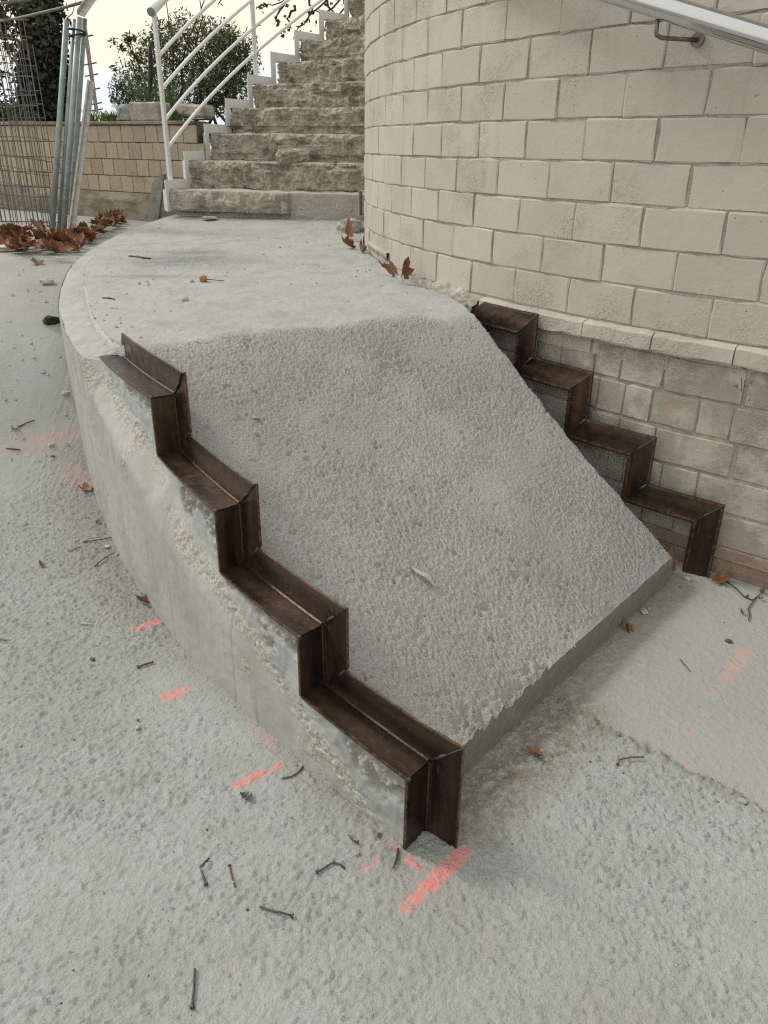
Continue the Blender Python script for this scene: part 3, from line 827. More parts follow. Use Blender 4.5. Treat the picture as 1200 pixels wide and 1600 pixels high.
# ledge stones
lg = []
for q in range(5):
    L = .285
    g = MB(); rg = np.random.default_rng(50 + q)
    n = 7; ring = []
    for i in range(n):
        x = -L / 2 + .002 + (L - .004) * i / (n - 1)
        jz = lambda a: rg.normal(0, a)
        ring.append([(x, -.02, .031), (x, .004, .034 + jz(.0012)), (x, .026 + jz(.0015), .029 + jz(.0012)), (x, .034 + jz(.0012), .022 + jz(.0015)), (x, .036 + jz(.0012), -.024 + jz(.0015)), (x, .032 + jz(.002), -.031 + jz(.0015)), (x, -.02, -.030 + jz(.001))])
    v_ = [p for r_ in ring for p in r_]; m7 = len(ring[0]); f_ = []
    for i in range(n - 1):
        for q7 in range(m7): f_.append((i * m7 + q7, i * m7 + (q7 + 1) % m7, (i + 1) * m7 + (q7 + 1) % m7, (i + 1) * m7 + q7))
    f_.append(tuple(range(m7))); f_.append(tuple((n - 1) * m7 + q7 for q7 in range(m7 - 1, -1, -1)))
    me = bpy.data.meshes.new('ledge_stone'); me.from_pydata(v_, [], f_)
    bm = bmesh.new(); bm.from_mesh(me); bmesh.ops.recalc_face_normals(bm, faces=bm.faces); bm.to_mesh(me); bm.free()
    lg.append(me)
for q in range(-4, 6):
    s0 = -1.18 + .283 * q + .09
    if s0 < -1.35 or s0 > 1.0: continue
    place(random.choice(lg), M_BLOCK, s0, .795, 0.0, 'ledge_stone', random.uniform(-.002, .002))
# crumbling cement fillet where the landing meets the wall and the ledge begins
nf = 220; sf = np.linspace(-2.75, -1.27, nf); V = np.zeros((nf, 14, 3))
for i, s_f in enumerate(sf):
    phf = PHI0 + np.degrees(s_f / RW); zl = float(np.interp(phf, [188, 207, 209.5, 212], [.80, .79, .775, .77])); grow = float(np.interp(s_f, [-2.75, -2.3, -1.75, -1.3], [.25, .5, 1, .9]))
    for j, u in enumerate(np.linspace(0, 1, 14)):
        lump = float(fbm(np.array(s_f * 22.), np.array(u * 2.5), 7, 4, .6))
        off = (.052 * grow) * sin(min(1, u * 1.3) * pi / 2) + lump * .030 * grow * min(1, u * 4) - .006
        z = zl + (.055 * grow + .035 * lump * grow) * (1 - u ** 1.4) - .01 * u
        p, t_, n = wall_frame(s_f, off); V[i, j] = (p.x, p.y, z)
g = Grids(); g.add(V, flip=True); link('cement_fillet', g.mesh('cement_fillet', BO), M_BLOCKLOW, bld)
# lower, worn courses
for ci in range(5):
    z = .762 - .131 * (ci + .5) - .006
    off = -.04 + (0 if ci % 2 else .14) + random.uniform(-.04, .04)
    for q in range(-7, 5):
        s0 = off + BW * q
        if s0 < -1.75 or s0 > 1.0: continue
        if random.random() < .42:                            # cut or patched pairs
            w1 = random.uniform(.38, .62)
            for w_, cx_ in ((w1, s0 - BW / 2 + BW * w1 / 2), (1 - w1, s0 + BW / 2 - BW * (1 - w1) / 2)):
                o = place(random.choice(lo), M_BLOCKLOW, cx_, z + random.uniform(-.002, .002), random.uniform(-.001, .004), rz=random.uniform(-.012, .012)); o.scale = (w_ - .005, 1, 1)
        else:
            place(random.choice(lo), M_BLOCKLOW, s0, z, random.uniform(-.001, .004), rz=random.uniform(-.01, .01))
strip([-.002, .007, .009, .009, .006], [.107, .105, .10, .01, -.05], M_PLINTH, 'plinth')
strip([.006, .012, .012, .006], [.072, .070, .062, .060], M_PLINTH, 'plinth_groove')
# broken lip of mortar on the wall above the landing
g = MB(); rg = np.random.default_rng(4)
ring = []
for i in range(17):
    s = -2.70 + .47 * i / 16
    lo_z = .885 - .010 * i / 16 - rg.uniform(.004, .02)
    row = []
    for off, dz in ((-.01, .0), (.016 + rg.normal(0, .003), .002), (.018 + rg.normal(0, .003), -.008), (.012 + rg.normal(0, .003), lo_z - .895), (-.01, lo_z - .90)):
        p, t_, n = wall_frame(s, off); row.append((p.x, p.y, .905 - .010 * i / 16 + dz))
    ring.append(row)
gg = Grids(); gg.add(np.array(ring)); link('mortar_lip', gg.mesh('mortar_lip', BO), M_BLOCK, bld)

# faint pencil strokes on the top block under the ledge
mb = MB()
def wall_hit(px, py):
    d = ray(px, py); best = None
    for s_w in np.linspace(-.25, .1, 1400):
        p, t_, n = wall_frame(s_w, .006)
        e_ = abs(math.atan2(p.x, p.y) - math.atan2(d[0], d[1]))
        if best is None or e_ < best[0]: best = (e_, p, s_w)
    k_ = math.hypot(best[1].x, best[1].y) / math.hypot(d[0], d[1])
    return Vector((d[0] * k_, d[1] * k_, CAM_Z + d[2] * k_))
for st_ in ([(575, 460), (580, 620), (585, 800)], [(385, 655), (430, 640), (482, 625)], [(480, 600), (474, 660), (468, 712)], [(365, 298), (450, 340)], [(650, 520), (655, 650)],
            [(655, 515), (700, 530), (735, 600), (765, 570)], [(735, 478), (722, 525)], [(850, 505), (810, 545), (795, 608), (825, 575)], [(605, 880), (565, 1000)], [(725, 970), (775, 985)]):
    mb.tube([wall_hit(1120 + a / 15, 560 + b_ / 15) for a, b_ in st_], .0007, 4)
o = link('scratch_marks', mb.mesh('scratch_marks', BO), M_TWIG, bld); o['kind'] = 'stuff'

# ------------------------------------------------------------------ stainless handrail on the building
def wp(s, z, off):
    p, t_, n = wall_frame(s, off); return Vector((p.x, p.y, z))
hr = empty('steel_handrail', wp(-.40, 1.711, 0))
tag(hr, 'polished round stainless handrail bracketed to the cream block wall', 'handrail')
mb = MB()
pts = [wp(s, 1.775 - (s + .425) * .33 - .002, .105) for s in np.linspace(-1.5, 1.2, 28)]
mb.tube(pts, .033, 24); link('tube', mb.mesh('tube', hr.location, True), M_INOX, hr)
mb = MB(); c0, c1 = wp(-.406, 1.711, .001), wp(-.406, 1.711, .007); mb.tube([c0, c1], .021, 20)
link('flange', mb.mesh('flange', hr.location, True), M_INOXDULL, hr)
mb = MB(); z_t = 1.775 - (-.49 + .425) * .33 - .03
mb.tube([wp(-.406, 1.711, .006), wp(-.44, 1.711, .05), wp(-.476, 1.713, .092), wp(-.488, 1.72, .103), wp(-.490, 1.732, .105), wp(-.490, z_t, .105)], .0065, 10)
link('bracket', mb.mesh('bracket', hr.location, True), M_INOXDULL, hr)

# ================================================================== OLD STAIRS
stairs = empty('old_stairs', P(4.6, 167.8, .9)); SO = np.array(stairs.location)
tag(stairs, 'old curved stairs of hacked bare concrete climbing round the building', 'stairs')
N0, DN, Z0, DZ = 167.9, 3.8, 1.083, .205
r_s0, r_s1 = 3.70, 5.385
nr = 230
rs = np.linspace(r_s0, r_s1, nr)
for i in range(13):
    ph, zt_ = N0 - DN * i, Z0 + DZ * i
    zb_ = zt_ - DZ if i else .90
    vz_ = np.linspace(-.01, zt_ - zb_, 26)
    V = np.zeros((nr, 26, 3)); A1 = np.zeros((nr, 26)); A2 = np.zeros((nr, 26))
    broke = .008 + .10 * np.clip(fbm(rs * 4.5, rs * 0 + i * 3.7, 7 + i, 5, .6) + .10, 0, 1)
    for j, h_ in enumerate(vz_):
        z = zb_ + h_
        top = zt_ - (zt_ - zb_ - h_)
        d = fbm(rs * 7, np.full(nr, z * 7), 60 + i, 4, .55) * .040 + (.012 - np.abs(fbm(rs * 9 + i * 3, np.full(nr, z * 15), 160 + i, 4, .6)) * .055) - .022 * np.clip(fbm(rs * 3.0, np.full(nr, z * 16 + i), 260 + i, 3) * 5 - .8, 0, 1)
        d = d - np.where(zt_ - z < broke, (broke - (zt_ - z)) * 1.0, 0)
        if i in (2, 3, 6): d = d - (.013 if h_ < .055 + (i % 2) * .01 else 0)
        if i == 0:
            front = rs > 4.42
            d = np.where(front, d * .5 + .022, d * .25 - .02)
            if h_ < .034: d = np.where(front, -.05, d)
            A2[:, j] = np.where(front, 0, .85)
        d[0] = d[1]
        a = np.radians(ph + np.degrees(d / 4.6))
        V[:, j] = np.stack([CX + rs * np.cos(a), CY + rs * np.sin(a), np.full(nr, z)], -1)
        A1[:, j] = np.clip(.25 * fbm(rs * 9, np.full(nr, z * 9), 33, 3) + (.5 if j > 23 else 0) + (.8 * np.exp(-h_ / .015)), 0, 1)
    g = Grids(); g.add(V, dust=A1, smoothface=A2, smooth=False)
    nt_ = 16
    T = np.zeros((nr, nt_, 3))
    for j in range(nt_):
        u = j / (nt_ - 1)
        zz = V[:, -1, 2] + fbm(rs * 10, np.full(nr, u * 3 + i), 70 + i, 3) * .014 * min(1, u * 5) + u * .004
        php = ph - (DN + 1.8) * u
        a0 = np.arctan2(V[:, -1, 1] - CY, V[:, -1, 0] - CX)
        a = a0 + (np.radians(php if php > 0 else php) - np.radians(ph)) * 1.0
        T[:, j] = np.stack([CX + rs * np.cos(a), CY + rs * np.sin(a), zz], -1)
    g.add(T, dust=.9)
    # outer end of the step
    E_ = np.zeros((2, 26, 3)); E_[0] = V[-1]
    for j in range(26): E_[1, j] = P(r_s1 - .01, ph - DN - .6, V[-1, j, 2])
    g.add(E_, flip=True, dust=.2)
    stp = link('step', g.mesh('step', SO), M_STEP, stairs)
    if i == 6:
        for r_a, r_b in ((4.02, 4.22), (3.74, 3.86)):
            mb = MB()
            for z_lo, z_hi in ((zb_ + .085, zb_ + .125), (zb_ + .132, zb_ + .165)):
                q = [P(r_a, ph + .62, z_lo), P(r_b, ph + .62, z_lo), P(r_b, ph + .62, z_hi), P(r_a, ph + .62, z_hi)]
                q2 = [P(r_a, ph - 1.2, z_lo), P(r_b, ph - 1.2, z_lo), P(r_b, ph - 1.2, z_hi), P(r_a, ph - 1.2, z_hi)]
                mb.prism(q, q2)
            b_ = link('brick', mb.mesh('brick', SO, bevel=.004), M_BRICK, stp)
# white painted sawtooth stringer of the old stairs
wst = empty('white_stringer', P(5.40, 168, .9))
tag(wst, 'white painted sawtooth steel stringer along the outer end of the old stairs', 'stair stringer')
# descent runs with growing phi; build from the top down
nn = 13
phw = [N0 - DN * i + .05 for i in range(nn - 1, -1, -1)]
zw = [Z0 + DZ * i + .005 for i in range(nn - 1, -1, -1)]
stringer(wst, phw, zw, .93, lambda p: 5.395, .055, .068, .006, 1, M_WHITE, phw[0] - DN, weld=False)

# white tubular railing
rail = empty('white_railing', P(5.42, 166.9, 1.17))
tag(rail, 'white tubular railing with posts and four curved rails beside the old stairs', 'railing')
RRL = 5.44; POST0 = 166.6
def rz(ph, h): return Z0 + .045 + (POST0 - ph) / DN * .194 + (N0 - POST0) / DN * DZ + h
def railpts(h, p0, p1, n=40): return [P(RRL, p, rz(p, h)) for p in np.linspace(p0, p1, n)]
POSTS = [166.6, 151.4, 136.0]
for p in POSTS:
    mb = MB(); a = R(p); m = Matrix.Rotation(a, 3, 'Z')
    zb_ = rz(p, 0) - (.045 if p > 160 else .06); ztp = rz(p, 1.08)
    mb.box(P(RRL, p, (zb_ + ztp) / 2), (.012, .045, ztp - zb_), m)
    mb.box(P(RRL + .014, p, (zb_ + ztp) / 2), (.016, .010, ztp - zb_), m)
    link('post', mb.mesh('post', rail.location), M_WHITE, rail)
for h_ in (.180, .375, .585, .80):
    mb = MB(); mb.tube(railpts(h_, POSTS[0] - .1, 124), .0135, 10); link('rail', mb.mesh('rail', rail.location, True), M_WHITE, rail)
mb = MB(); mb.tube(railpts(1.10, POSTS[0] + .5, 124), .031, 16); link('top_rail', mb.mesh('top_rail', rail.location, True), M_WHITE, rail)
mb = MB(); q0, q1 = P(RRL, POSTS[0] + .55, rz(POSTS[0] + .55, 1.10)), P(RRL, POSTS[0] + .44, rz(POSTS[0] + .44, 1.10))
mb.tube([q0, q1], .031, 16); link('end_cap', mb.mesh('end_cap', rail.location, True), M_GALV, rail)

# ================================================================== GARDEN WALL BEHIND
gw_a, gw_b = at_y(-140, 205, 9.3), at_y(300, 203, 7.15)
A2 = Vector((gw_a.x, gw_a.y, 0)); B2 = Vector((gw_b.x, gw_b.y, 0))
gdir = (B2 - A2).normalized(); gnor = Vector((gdir.y, -gdir.x, 0))
if gnor.y > 0: gnor = -gnor
glen = (B2 - A2).length + .10
GT = 1.585                                                   # top of the wall
gw = empty('garden_wall', A2 + Vector((0, 0, .75)))
tag(gw, 'low garden wall of square buff blocks on a stained concrete footing', 'wall')
grot = Matrix((gdir, -gnor, Vector((0, 0, 1)))).transposed()
def gp(s, z, off): v_ = A2 + gdir * s + gnor * off; return Vector((v_.x, v_.y, z))
mb = MB(); mb.box(gp(glen / 2 - .05, (GT + .60) / 2, -.10), (glen - .10, .19, GT - .60 - .004), grot); link('wall_core', mb.mesh('wall_core', gw.location), M_BUFFJOINT, gw)
GBH, GBW = .137, .150
gbm = []
for q in range(6):
    m_ = block_mesh(GBW - random.uniform(.005, .008), GBH - .007, .02, 300 + q, .0012, .003); gbm.append(m_)
gang = math.atan2(gnor.y, gnor.x) - pi / 2
for row in range(4):
    z = GT - .03 - GBH * (row + .5)
    for q in range(int(glen / GBW) + 1):
        s = GBW * (q + .5) + (GBW / 2 if row % 2 else 0)
        if s > glen - .02 or s < .35: continue
        link('block', random.choice(gbm), M_BUFF, gw, gp(s, z, .003 + random.uniform(-.001, .001)) - gw.location, (0, 0, gang))
mb = MB(); mb.box(gp(glen / 2 - .06, GT - .012, -.09), (glen - .12, .23, .026), grot); link('coping', mb.mesh('coping', gw.location, bevel=.003), M_PLINTHC, gw)
# footing: lumpy concrete
n1, n2 = 160, 30
V = np.zeros((n1, n2, 3)); zf = GT - .03 - 4 * GBH
for i in range(n1):
    for j in range(n2):
        s = glen * i / (n1 - 1); z = zf - .002 - (zf - .55) * j / (n2 - 1)
        o_ = .02 + .03 * min(1, j / 4) + .012 * float(fbm(np.array(s * 5.), np.array(z * 8.), 5, 4))
        p_ = gp(s, z, o_); V[i, j] = p_
top_ = np.zeros((n1, 2, 3))
for i in range(n1):
    top_[i, 0] = gp(glen * i / (n1 - 1), zf - .002, -.01); top_[i, 1] = V[i, 0]
g = Grids(); g.add(V); g.add(top_); link('footing', g.mesh('footing', gw.location), M_PLINTHC, gw)

# terrace of soil behind the wall
tv = [gp(-30, GT - .02, -.18), gp(glen - .1, GT - .02, -.18)]
far = 220
g = Grids(); T = np.zeros((40, 30, 3))
for i in range(40):
    for j in range(30):
        s = -30 + (glen + 29.85) * i / 39; o_ = -.18 - far * (j / 29) ** 3
        p_ = gp(s + (j / 29) ** 3 * 120 * (i / 39), GT - .03 + (.05 * float(fbm(np.array(s * .9), np.array(o_ * .9), 4, 3)) if j else 0), o_); T[i, j] = p_
g.add(T); terr = link('terrace_ground', g.mesh('terrace_ground'), M_SOIL); tag(terr, kind='structure')

# ================================================================== helpers for plants and small things
def leaf_cloud(name, mat, centres, n, size, parent, origin, aspect=.35, seed=1, droop=.3, fall=.5):
    rg = np.random.default_rng(seed)
    cs = np.array([c[:3] for c in centres]); rad = np.array([c[3] for c in centres])
    w = rad ** 2.2; idx = rg.choice(len(cs), n, p=w / w.sum())
    d = rg.normal(size=(n, 3)); d /= np.linalg.norm(d, axis=1)[:, None]
    rr = rad[idx] * rg.uniform(0, 1, n) ** fall
    c = cs[idx] + d * rr[:, None]
    a = rg.normal(size=(n, 3)); a[:, 2] -= droop; a /= np.linalg.norm(a, axis=1)[:, None]
    b = np.cross(a, rg.normal(size=(n, 3))); b /= np.linalg.norm(b, axis=1)[:, None]
    L = size * rg.uniform(.6, 1.35, n)[:, None]
    v = np.stack([c - a * L / 2, c + b * L * aspect / 2, c + a * L / 2, c - b * L * aspect / 2], 1).reshape(-1, 3) - np.array(origin)
    f = np.arange(n * 4).reshape(-1, 4)
    me = bpy.data.meshes.new(name); me.vertices.add(n * 4); me.vertices.foreach_set('co', v.astype(np.float32).ravel())
    me.loops.add(n * 4); me.loops.foreach_set('vertex_index', f.astype(np.int32).ravel())
    me.polygons.add(n); me.polygons.foreach_set('loop_start', np.arange(0, n * 4, 4, dtype=np.int32)); me.update(calc_edges=True)
    return link(name, me, mat, parent)
def branch_pts(p0, p1, n=7, wob=.05, rg=random):
    p0, p1 = Vector(p0), Vector(p1); out = []
    for i in range(n):
        t = i / (n - 1); o = Vector((rg.uniform(-1, 1), rg.uniform(-1, 1), rg.uniform(-1, 1))) * wob * (p1 - p0).length * (0 if i in (0,) else 1)
        out.append(p0.lerp(p1, t) + o)
    return out

# ---- round olive-like bush behind the wall
bb = at_y(310, 180, 10.6); bb.z = GT - .02
bush = empty('olive_bush', bb)
tag(bush, 'rounded grey green bush of fine leaves growing above the buff wall', 'bush')
mb = MB(); rg = random.Random(3); tips = []
for k in range(15):
    a = rg.uniform(0, 2 * pi); rr = rg.uniform(.1, .95); base = Vector((bb.x + rg.uniform(-.5, .75), bb.y + rg.uniform(-.2, .3), bb.z))
    tip = Vector((bb.x + cos(a) * rr * 1.05, bb.y + sin(a) * rr * .6, bb.z + rg.uniform(.5, 1.55) * (1.1 - .4 * rr)))
    pts = branch_pts(base, tip, 7, .05, rg); mb.tube(pts, list(np.linspace(.022, .005, 7)), 6); tips.append(tip)
link('trunk', mb.mesh('trunk', bb, True), M_BARK, bush)
def bp(px, py, y): return tuple(at_y(px, py, y))
cl = []
for px, py, rad in [(250, 60, .22), (285, 45, .22), (330, 70, .30), (365, 80, .26), (300, 100, .38), (340, 115, .40), (250, 105, .36), (215, 120, .28), (205, 150, .24), (240, 150, .32), (290, 150, .34), (345, 150, .28),
                    (375, 125, .24), (390, 100, .18), (270, 75, .26), (190, 135, .16), (320, 48, .16), (232, 78, .2), (195, 165, .18), (375, 75, .18), (390, 140, .16), (355, 55, .18), (180, 155, .10), (345, 62, .2), (360, 98, .32), (330, 140, .34)]:
    cl.append((*bp(px, py, 10.6 + random.uniform(-.35, .45)), rad))
leaf_cloud('crown', M_OLIVE, cl, 17000, .052, bush, bb, .30, 5, -.3, .5)
spr = [(*bp(px, py, 10.6), .07) for px, py in ((178, 66), (198, 62), (190, 74), (205, 82), (180, 110), (215, 90), (395, 62), (402, 80), (398, 115), (205, 60), (245, 42), (262, 38))]
leaf_cloud('loose_sprays', M_OLIVE, spr, 320, .075, bush, bb, .3, 6, -.4, .9)

# ---- dark ivy-clad tree behind the mesh fence
tb = at_y(66, 195, 10.2); tb.z = GT - .02
tree = empty('ivy_tree', tb)
tag(tree, 'dark tree with an ivy clad trunk behind the wire fence', 'tree')
mb = MB(); rg = random.Random(9)
mb.tube(branch_pts(tb, tb + Vector((.12, .1, 2.6)), 8, .02, rg), list(np.linspace(.16, .09, 8)), 10)
link('trunk', mb.mesh('trunk', tb, True), M_TWIG, tree)
mb = MB(); ends = []
for k in range(34):
    h0 = rg.uniform(.5, 2.4); st = tb + Vector((.1 * h0 / 2.4 + rg.uniform(-.1, .1), 0, h0))
    en = st + Vector((rg.uniform(-1.5, .6), rg.uniform(-.5, .5), rg.uniform(.1, 1.1)))
    mb.tube(branch_pts(st, en, 6, .07, rg), list(np.linspace(.022, .004, 6)), 5); ends.append(en)
    for q in range(3):
        e2 = st.lerp(en, rg.uniform(.4, 1)); mb.tube(branch_pts(e2, e2 + Vector((rg.uniform(-.4, .4), rg.uniform(-.2, .2), rg.uniform(-.4, .35))), 4, .1, rg), list(np.linspace(.008, .002, 4)), 4)
link('branches', mb.mesh('branches', tb, True), M_BARK, tree)
cl = []
for px, py, rad in [(70, 190, .28), (72, 165, .30), (70, 140, .30), (75, 115, .28), (72, 90, .24), (68, 65, .22), (62, 45, .20), (85, 150, .18), (52, 120, .2), (50, 170, .24), (48, 90, .16), (88, 110, .14), (56, 28, .18), (75, 10, .18), (88, 185, .16)]:
    cl.append((*bp(px, py, 10.2 + random.uniform(-.2, .2)), rad))
leaf_cloud('ivy', M_IVY, cl, 9500, .07, tree, tb, .7, 15, .2, .5)
cl = [(*bp(random.uniform(-40, 95), random.uniform(-30, 175), 10.2 + random.uniform(-.6, .6)), random.uniform(.08, .22)) for _ in range(60)]
leaf_cloud('crown', M_IVY, cl, 3600, .07, tree, tb, .5, 16, .2, .8)
hb = at_y(-10, 190, 9.9); hb.z = GT - .02
hedge = empty('low_shrub', hb); tag(hedge, 'low dark shrub at the foot of the ivy tree', 'shrub')
mb = MB()
for q in range(7): mb.tube(branch_pts(hb, hb + Vector((random.uniform(-.3, .3), random.uniform(-.2, .2), random.uniform(.15, .4))), 4, .1), [.012, .01, .007, .004], 5)
link('stem', mb.mesh('stem', hb, True), M_BARK, hedge)
leaf_cloud('foliage', M_OLIVE, [(*bp(q, 180, 9.9), .16) for q in (-60, -30, 0, 20, 35)], 1500, .06, hedge, hb, .5, 17, 0, .6)

# ---- bare plane tree behind the stairs, dead leaves still hanging
pb = Vector((.55, 13.2, GT - .02))
pt = empty('plane_tree', pb); tag(pt, 'bare plane tree with a few dead leaves hanging over the stairs', 'tree')
mb = MB(); mb.tube(branch_pts(pb, pb + Vector((.1, .2, 6)), 9, .015), list(np.linspace(.2, .09, 9)), 10); link('trunk', mb.mesh('trunk', pb, True), M_BARK, pt)
mb = MB(); rg = random.Random(21); hang = []
for pxs in ([(700, -160), (610, -70), (520, -10), (478, 30), (462, 55)], [(700, -160), (600, -60), (500, -20), (445, 0), (410, 12)], [(650, -110), (560, -30), (510, 22), (485, 18)], [(520, -40), (450, -25), (360, -20), (340, 8)],
            [(478, -10), (488, 12), (478, 35)], [(500, -15), (520, 20), (500, 55)], [(420, 8), (408, 6), (400, 14)], [(445, 0), (438, 20), (430, 30)], [(530, -20), (540, 10), (520, 40)], [(462, 10), (450, 30), (455, 45)]):
    pp = [at_y(a, b_, 12.0 + 1.0 * max(0, (a - 600) / 100)) for a, b_ in pxs]
    fine_ = []
    for q in range(len(pp) - 1):
        for t in np.linspace(0, 1, 5)[:-1]: fine_.append(pp[q].lerp(pp[q + 1], t) + Vector((rg.uniform(-.02, .02), 0, rg.uniform(-.02, .02))))
    fine_.append(pp[-1]); mb.tube(fine_, list(np.linspace(.022, .006, len(fine_))), 5)
    hang += fine_[len(fine_) // 3:]
link('branch', mb.mesh('branch', pb, True), M_TWIG, pt)
cl = [(*(h_ + Vector((rg.uniform(-.12, .12), rg.uniform(-.1, .1), rg.uniform(-.22, .03)))), .03) for h_ in hang for _ in range(2)]
o = leaf_cloud('dead_leaves', M_DRY, cl, 120, .06, pt, pb, .7, 27, 1.0, .5)

# ================================================================== SMALL THINGS ON THE WALL TOP
def rock_mesh(seed, sx, sy, sz, cuts=2, rough=.16):
    bm = bmesh.new(); bmesh.ops.create_icosphere(bm, subdivisions=cuts, radius=.5)
    rg = random.Random(seed)
    for v in bm.verts:
        p = v.co.normalized()
        f = max(abs(p.x), abs(p.y), abs(p.z)); v.co = p * (.5 / (f ** .6)) * (1 + rg.uniform(-rough, rough))
        v.co.x *= sx; v.co.y *= sy; v.co.z *= sz
    me = bpy.data.meshes.new('rock'); bm.to_mesh(me); bm.free(); return me
def rock(name, label, cat, p, size, mat, seed, rz_=0, group=None, cuts=2, sink=.4):
    me = rock_mesh(seed, *size, cuts); me.name = name
    o = link(name, me, mat, None, (p[0], p[1], p[2] + size[2] * sink), (0, 0, rz_)); tag(o, label, cat, group); return o
def wall_top(px, dy=0.12):
    # a spot on the wall top, seen at this column
    d = ray(px, 200); n2 = np.array([gnor.x, gnor.y]); a2 = np.array([A2.x, A2.y]) - n2 * dy
    t = ((a2) @ n2) / (d[:2] @ n2); return Vector((d[0] * t, d[1] * t, GT))
p_ = wall_top(238, .14)
o = link('stone_block', (lambda m: m)(MB().mesh('x')) if False else (lambda mb: (mb.box((0, 0, .075), (.30, .2, .15)), mb.mesh('stone_block', bevel=.012))[1])(MB()), M_STONE, None, p_, (0, 0, math.atan2(gdir.y, gdir.x) + .15))
tag(o, 'pale squared stone block on top of the buff garden wall', 'stone')
rock('stone_chunk', 'rough grey blue stone chunk left of the squared block on the wall', 'stone', wall_top(200, .12), (.17, .14, .15), M_STONEB, 11)
p_ = wall_top(302, .14)
o = link('stone_slab', (lambda mb: (mb.box((0, 0, .055), (.34, .16, .10)), mb.mesh('stone_slab', bevel=.02))[1])(MB()), M_STONE, None, p_ + Vector((0, .12, .03)), (0, .06, math.atan2(gdir.y, gdir.x) - .1))
tag(o, 'long weathered stone lying behind the white railing post on the wall', 'stone')
hp = wall_top(226, .3)
mb = MB(); hpts = [at_y(px, py, hp.y) for px, py in ((224, 185), (229, 165), (234, 140), (236, 115), (235, 90), (234, 72))]
mb.tube(hpts, .021, 10); o = link('black_hose', mb.mesh('black_hose', hpts[0], True), M_HOSE, None, hpts[0]); tag(o, 'black ribbed hose sticking up behind the stone block', 'hose')
mb = MB(); q0 = wall_top(290, .05); mb.tube([q0 + Vector((0, 0, .012)), q0 + gdir * .25 + Vector((0, 0, .014)), q0 + gdir * .33 + Vector((0, .03, .013))], .009, 8)
o = link('black_pipe', mb.mesh('black_pipe', q0, True), M_HOSE, None, q0); tag(o, 'thin black pipe lying along the wall top beside the stairs', 'pipe')
def tuft(px, dy, n, h_, label, seed, spread=.16):
    p = wall_top(px, dy); rg = random.Random(seed); mb = MB()
    for _ in range(n):
        b0 = p + Vector((rg.uniform(-spread, spread), rg.uniform(-.1, .1), -.01)); L = h_ * rg.uniform(.5, 1.1)
        ln = Vector((rg.uniform(-.5, .5), rg.uniform(-.3, .3), 0)) * L; w = Vector((rg.uniform(-1, 1), rg.uniform(-1, 1), 0)).normalized() * .006
        m1 = b0 + ln * .35 + Vector((0, 0, L * .6)); t1 = b0 + ln + Vector((0, 0, L))
        mb.quad(b0 - w, b0 + w, m1 + w * .8, m1 - w * .8); mb.quad(m1 - w * .8, m1 + w * .8, t1)
    o = link('grass_tuft', mb.mesh('grass_tuft', p), M_GRASS, None, p); tag(o, label, 'grass tuft', 'grass tufts along the wall top')
tuft(165, .2, 150, .12, 'short green grass tuft on the wall just right of the fence poles', 1, .16)
tuft(250, .34, 130, .42, 'tall upright grass tuft behind the squared stone block', 2, .18)
tuft(282, .2, 90, .12, 'small bright grass tuft right of the white railing post', 3, .08)
tuft(185, .3, 70, .10, 'thin grass tuft behind the rough stone chunk', 4, .14)

# ================================================================== FENCE, POLES
fa = Vector((-2.62, 6.45, .78)); fb = Vector((-5.0, 7.55, .80))
fence = empty('wire_fence', fa); tag(fence, 'rusty welded wire mesh fence panel in front of the garden wall', 'fence')
fd_ = (fb - fa); fl = fd_.length; fdn = fd_.normalized(); fno = Vector((fdn.y, -fdn.x, 0))
def ftop(s): return 2.30 + .06 * s
rg = random.Random(5)
for lay, (spv, sph, bow, off) in enumerate(((.046, .11, .004, 0), (.062, .14, .012, .05))):
    mb = MB()
    for q in range(int(fl / spv)):
        s = q * spv + rg.uniform(-.006, .006); pts = []
        for t in np.linspace(0, 1, 7):
            z = .80 + (ftop(s) - .10 - lay * .15 - .80) * t
            pts.append(fa + fdn * (s + .004 * sin(9 * t + q) * (1 - t)) + fno * (off + bow * sin(3 * t + s * 2)) + Vector((0, 0, z - fa.z)))
        mb.tube(pts, .0036, 4, False)
    zq = .82
    while zq < 2.25:
        pts = []
        for s in np.linspace(0, fl, 24):
            zz = zq + (ftop(s) - 2.30) * (zq - .8) / 1.5 + .012 * sin(s * 5 + zq * 9); t = (zq - .8) / 1.5
            pts.append(fa + fdn * s + fno * (off + bow * sin(3 * t + s * 2)) + Vector((0, 0, zz - fa.z)))
        mb.tube(pts, .0038, 4, False); zq += sph * rg.choice((.7, 1, 1.2))
    o = link('wire_mesh', mb.mesh('wire_mesh', fa), M_WIRE, fence); o['kind'] = 'stuff'
mb = MB(); mb.tube([fa + Vector((.12, -.12, 2.30 - .78)), fa + fdn * .6 + Vector((0, 0, 2.29 - .78)), fa + fdn * 1.4 + Vector((0, 0, 2.34 - .78)), fb + Vector((0, 0, 1.72))], .010, 8); link('top_rail', mb.mesh('top_rail', fa, True), M_WIRE, fence)
mb = MB(); mb.tube([at_y(150, -2, 6.5), at_y(95, 13, 6.7), at_y(30, 28, 7.6), at_y(-40, 40, 8.6)], .011, 8); link('stay_wire', mb.mesh('stay_wire', fa, True), M_WIRE, fence)

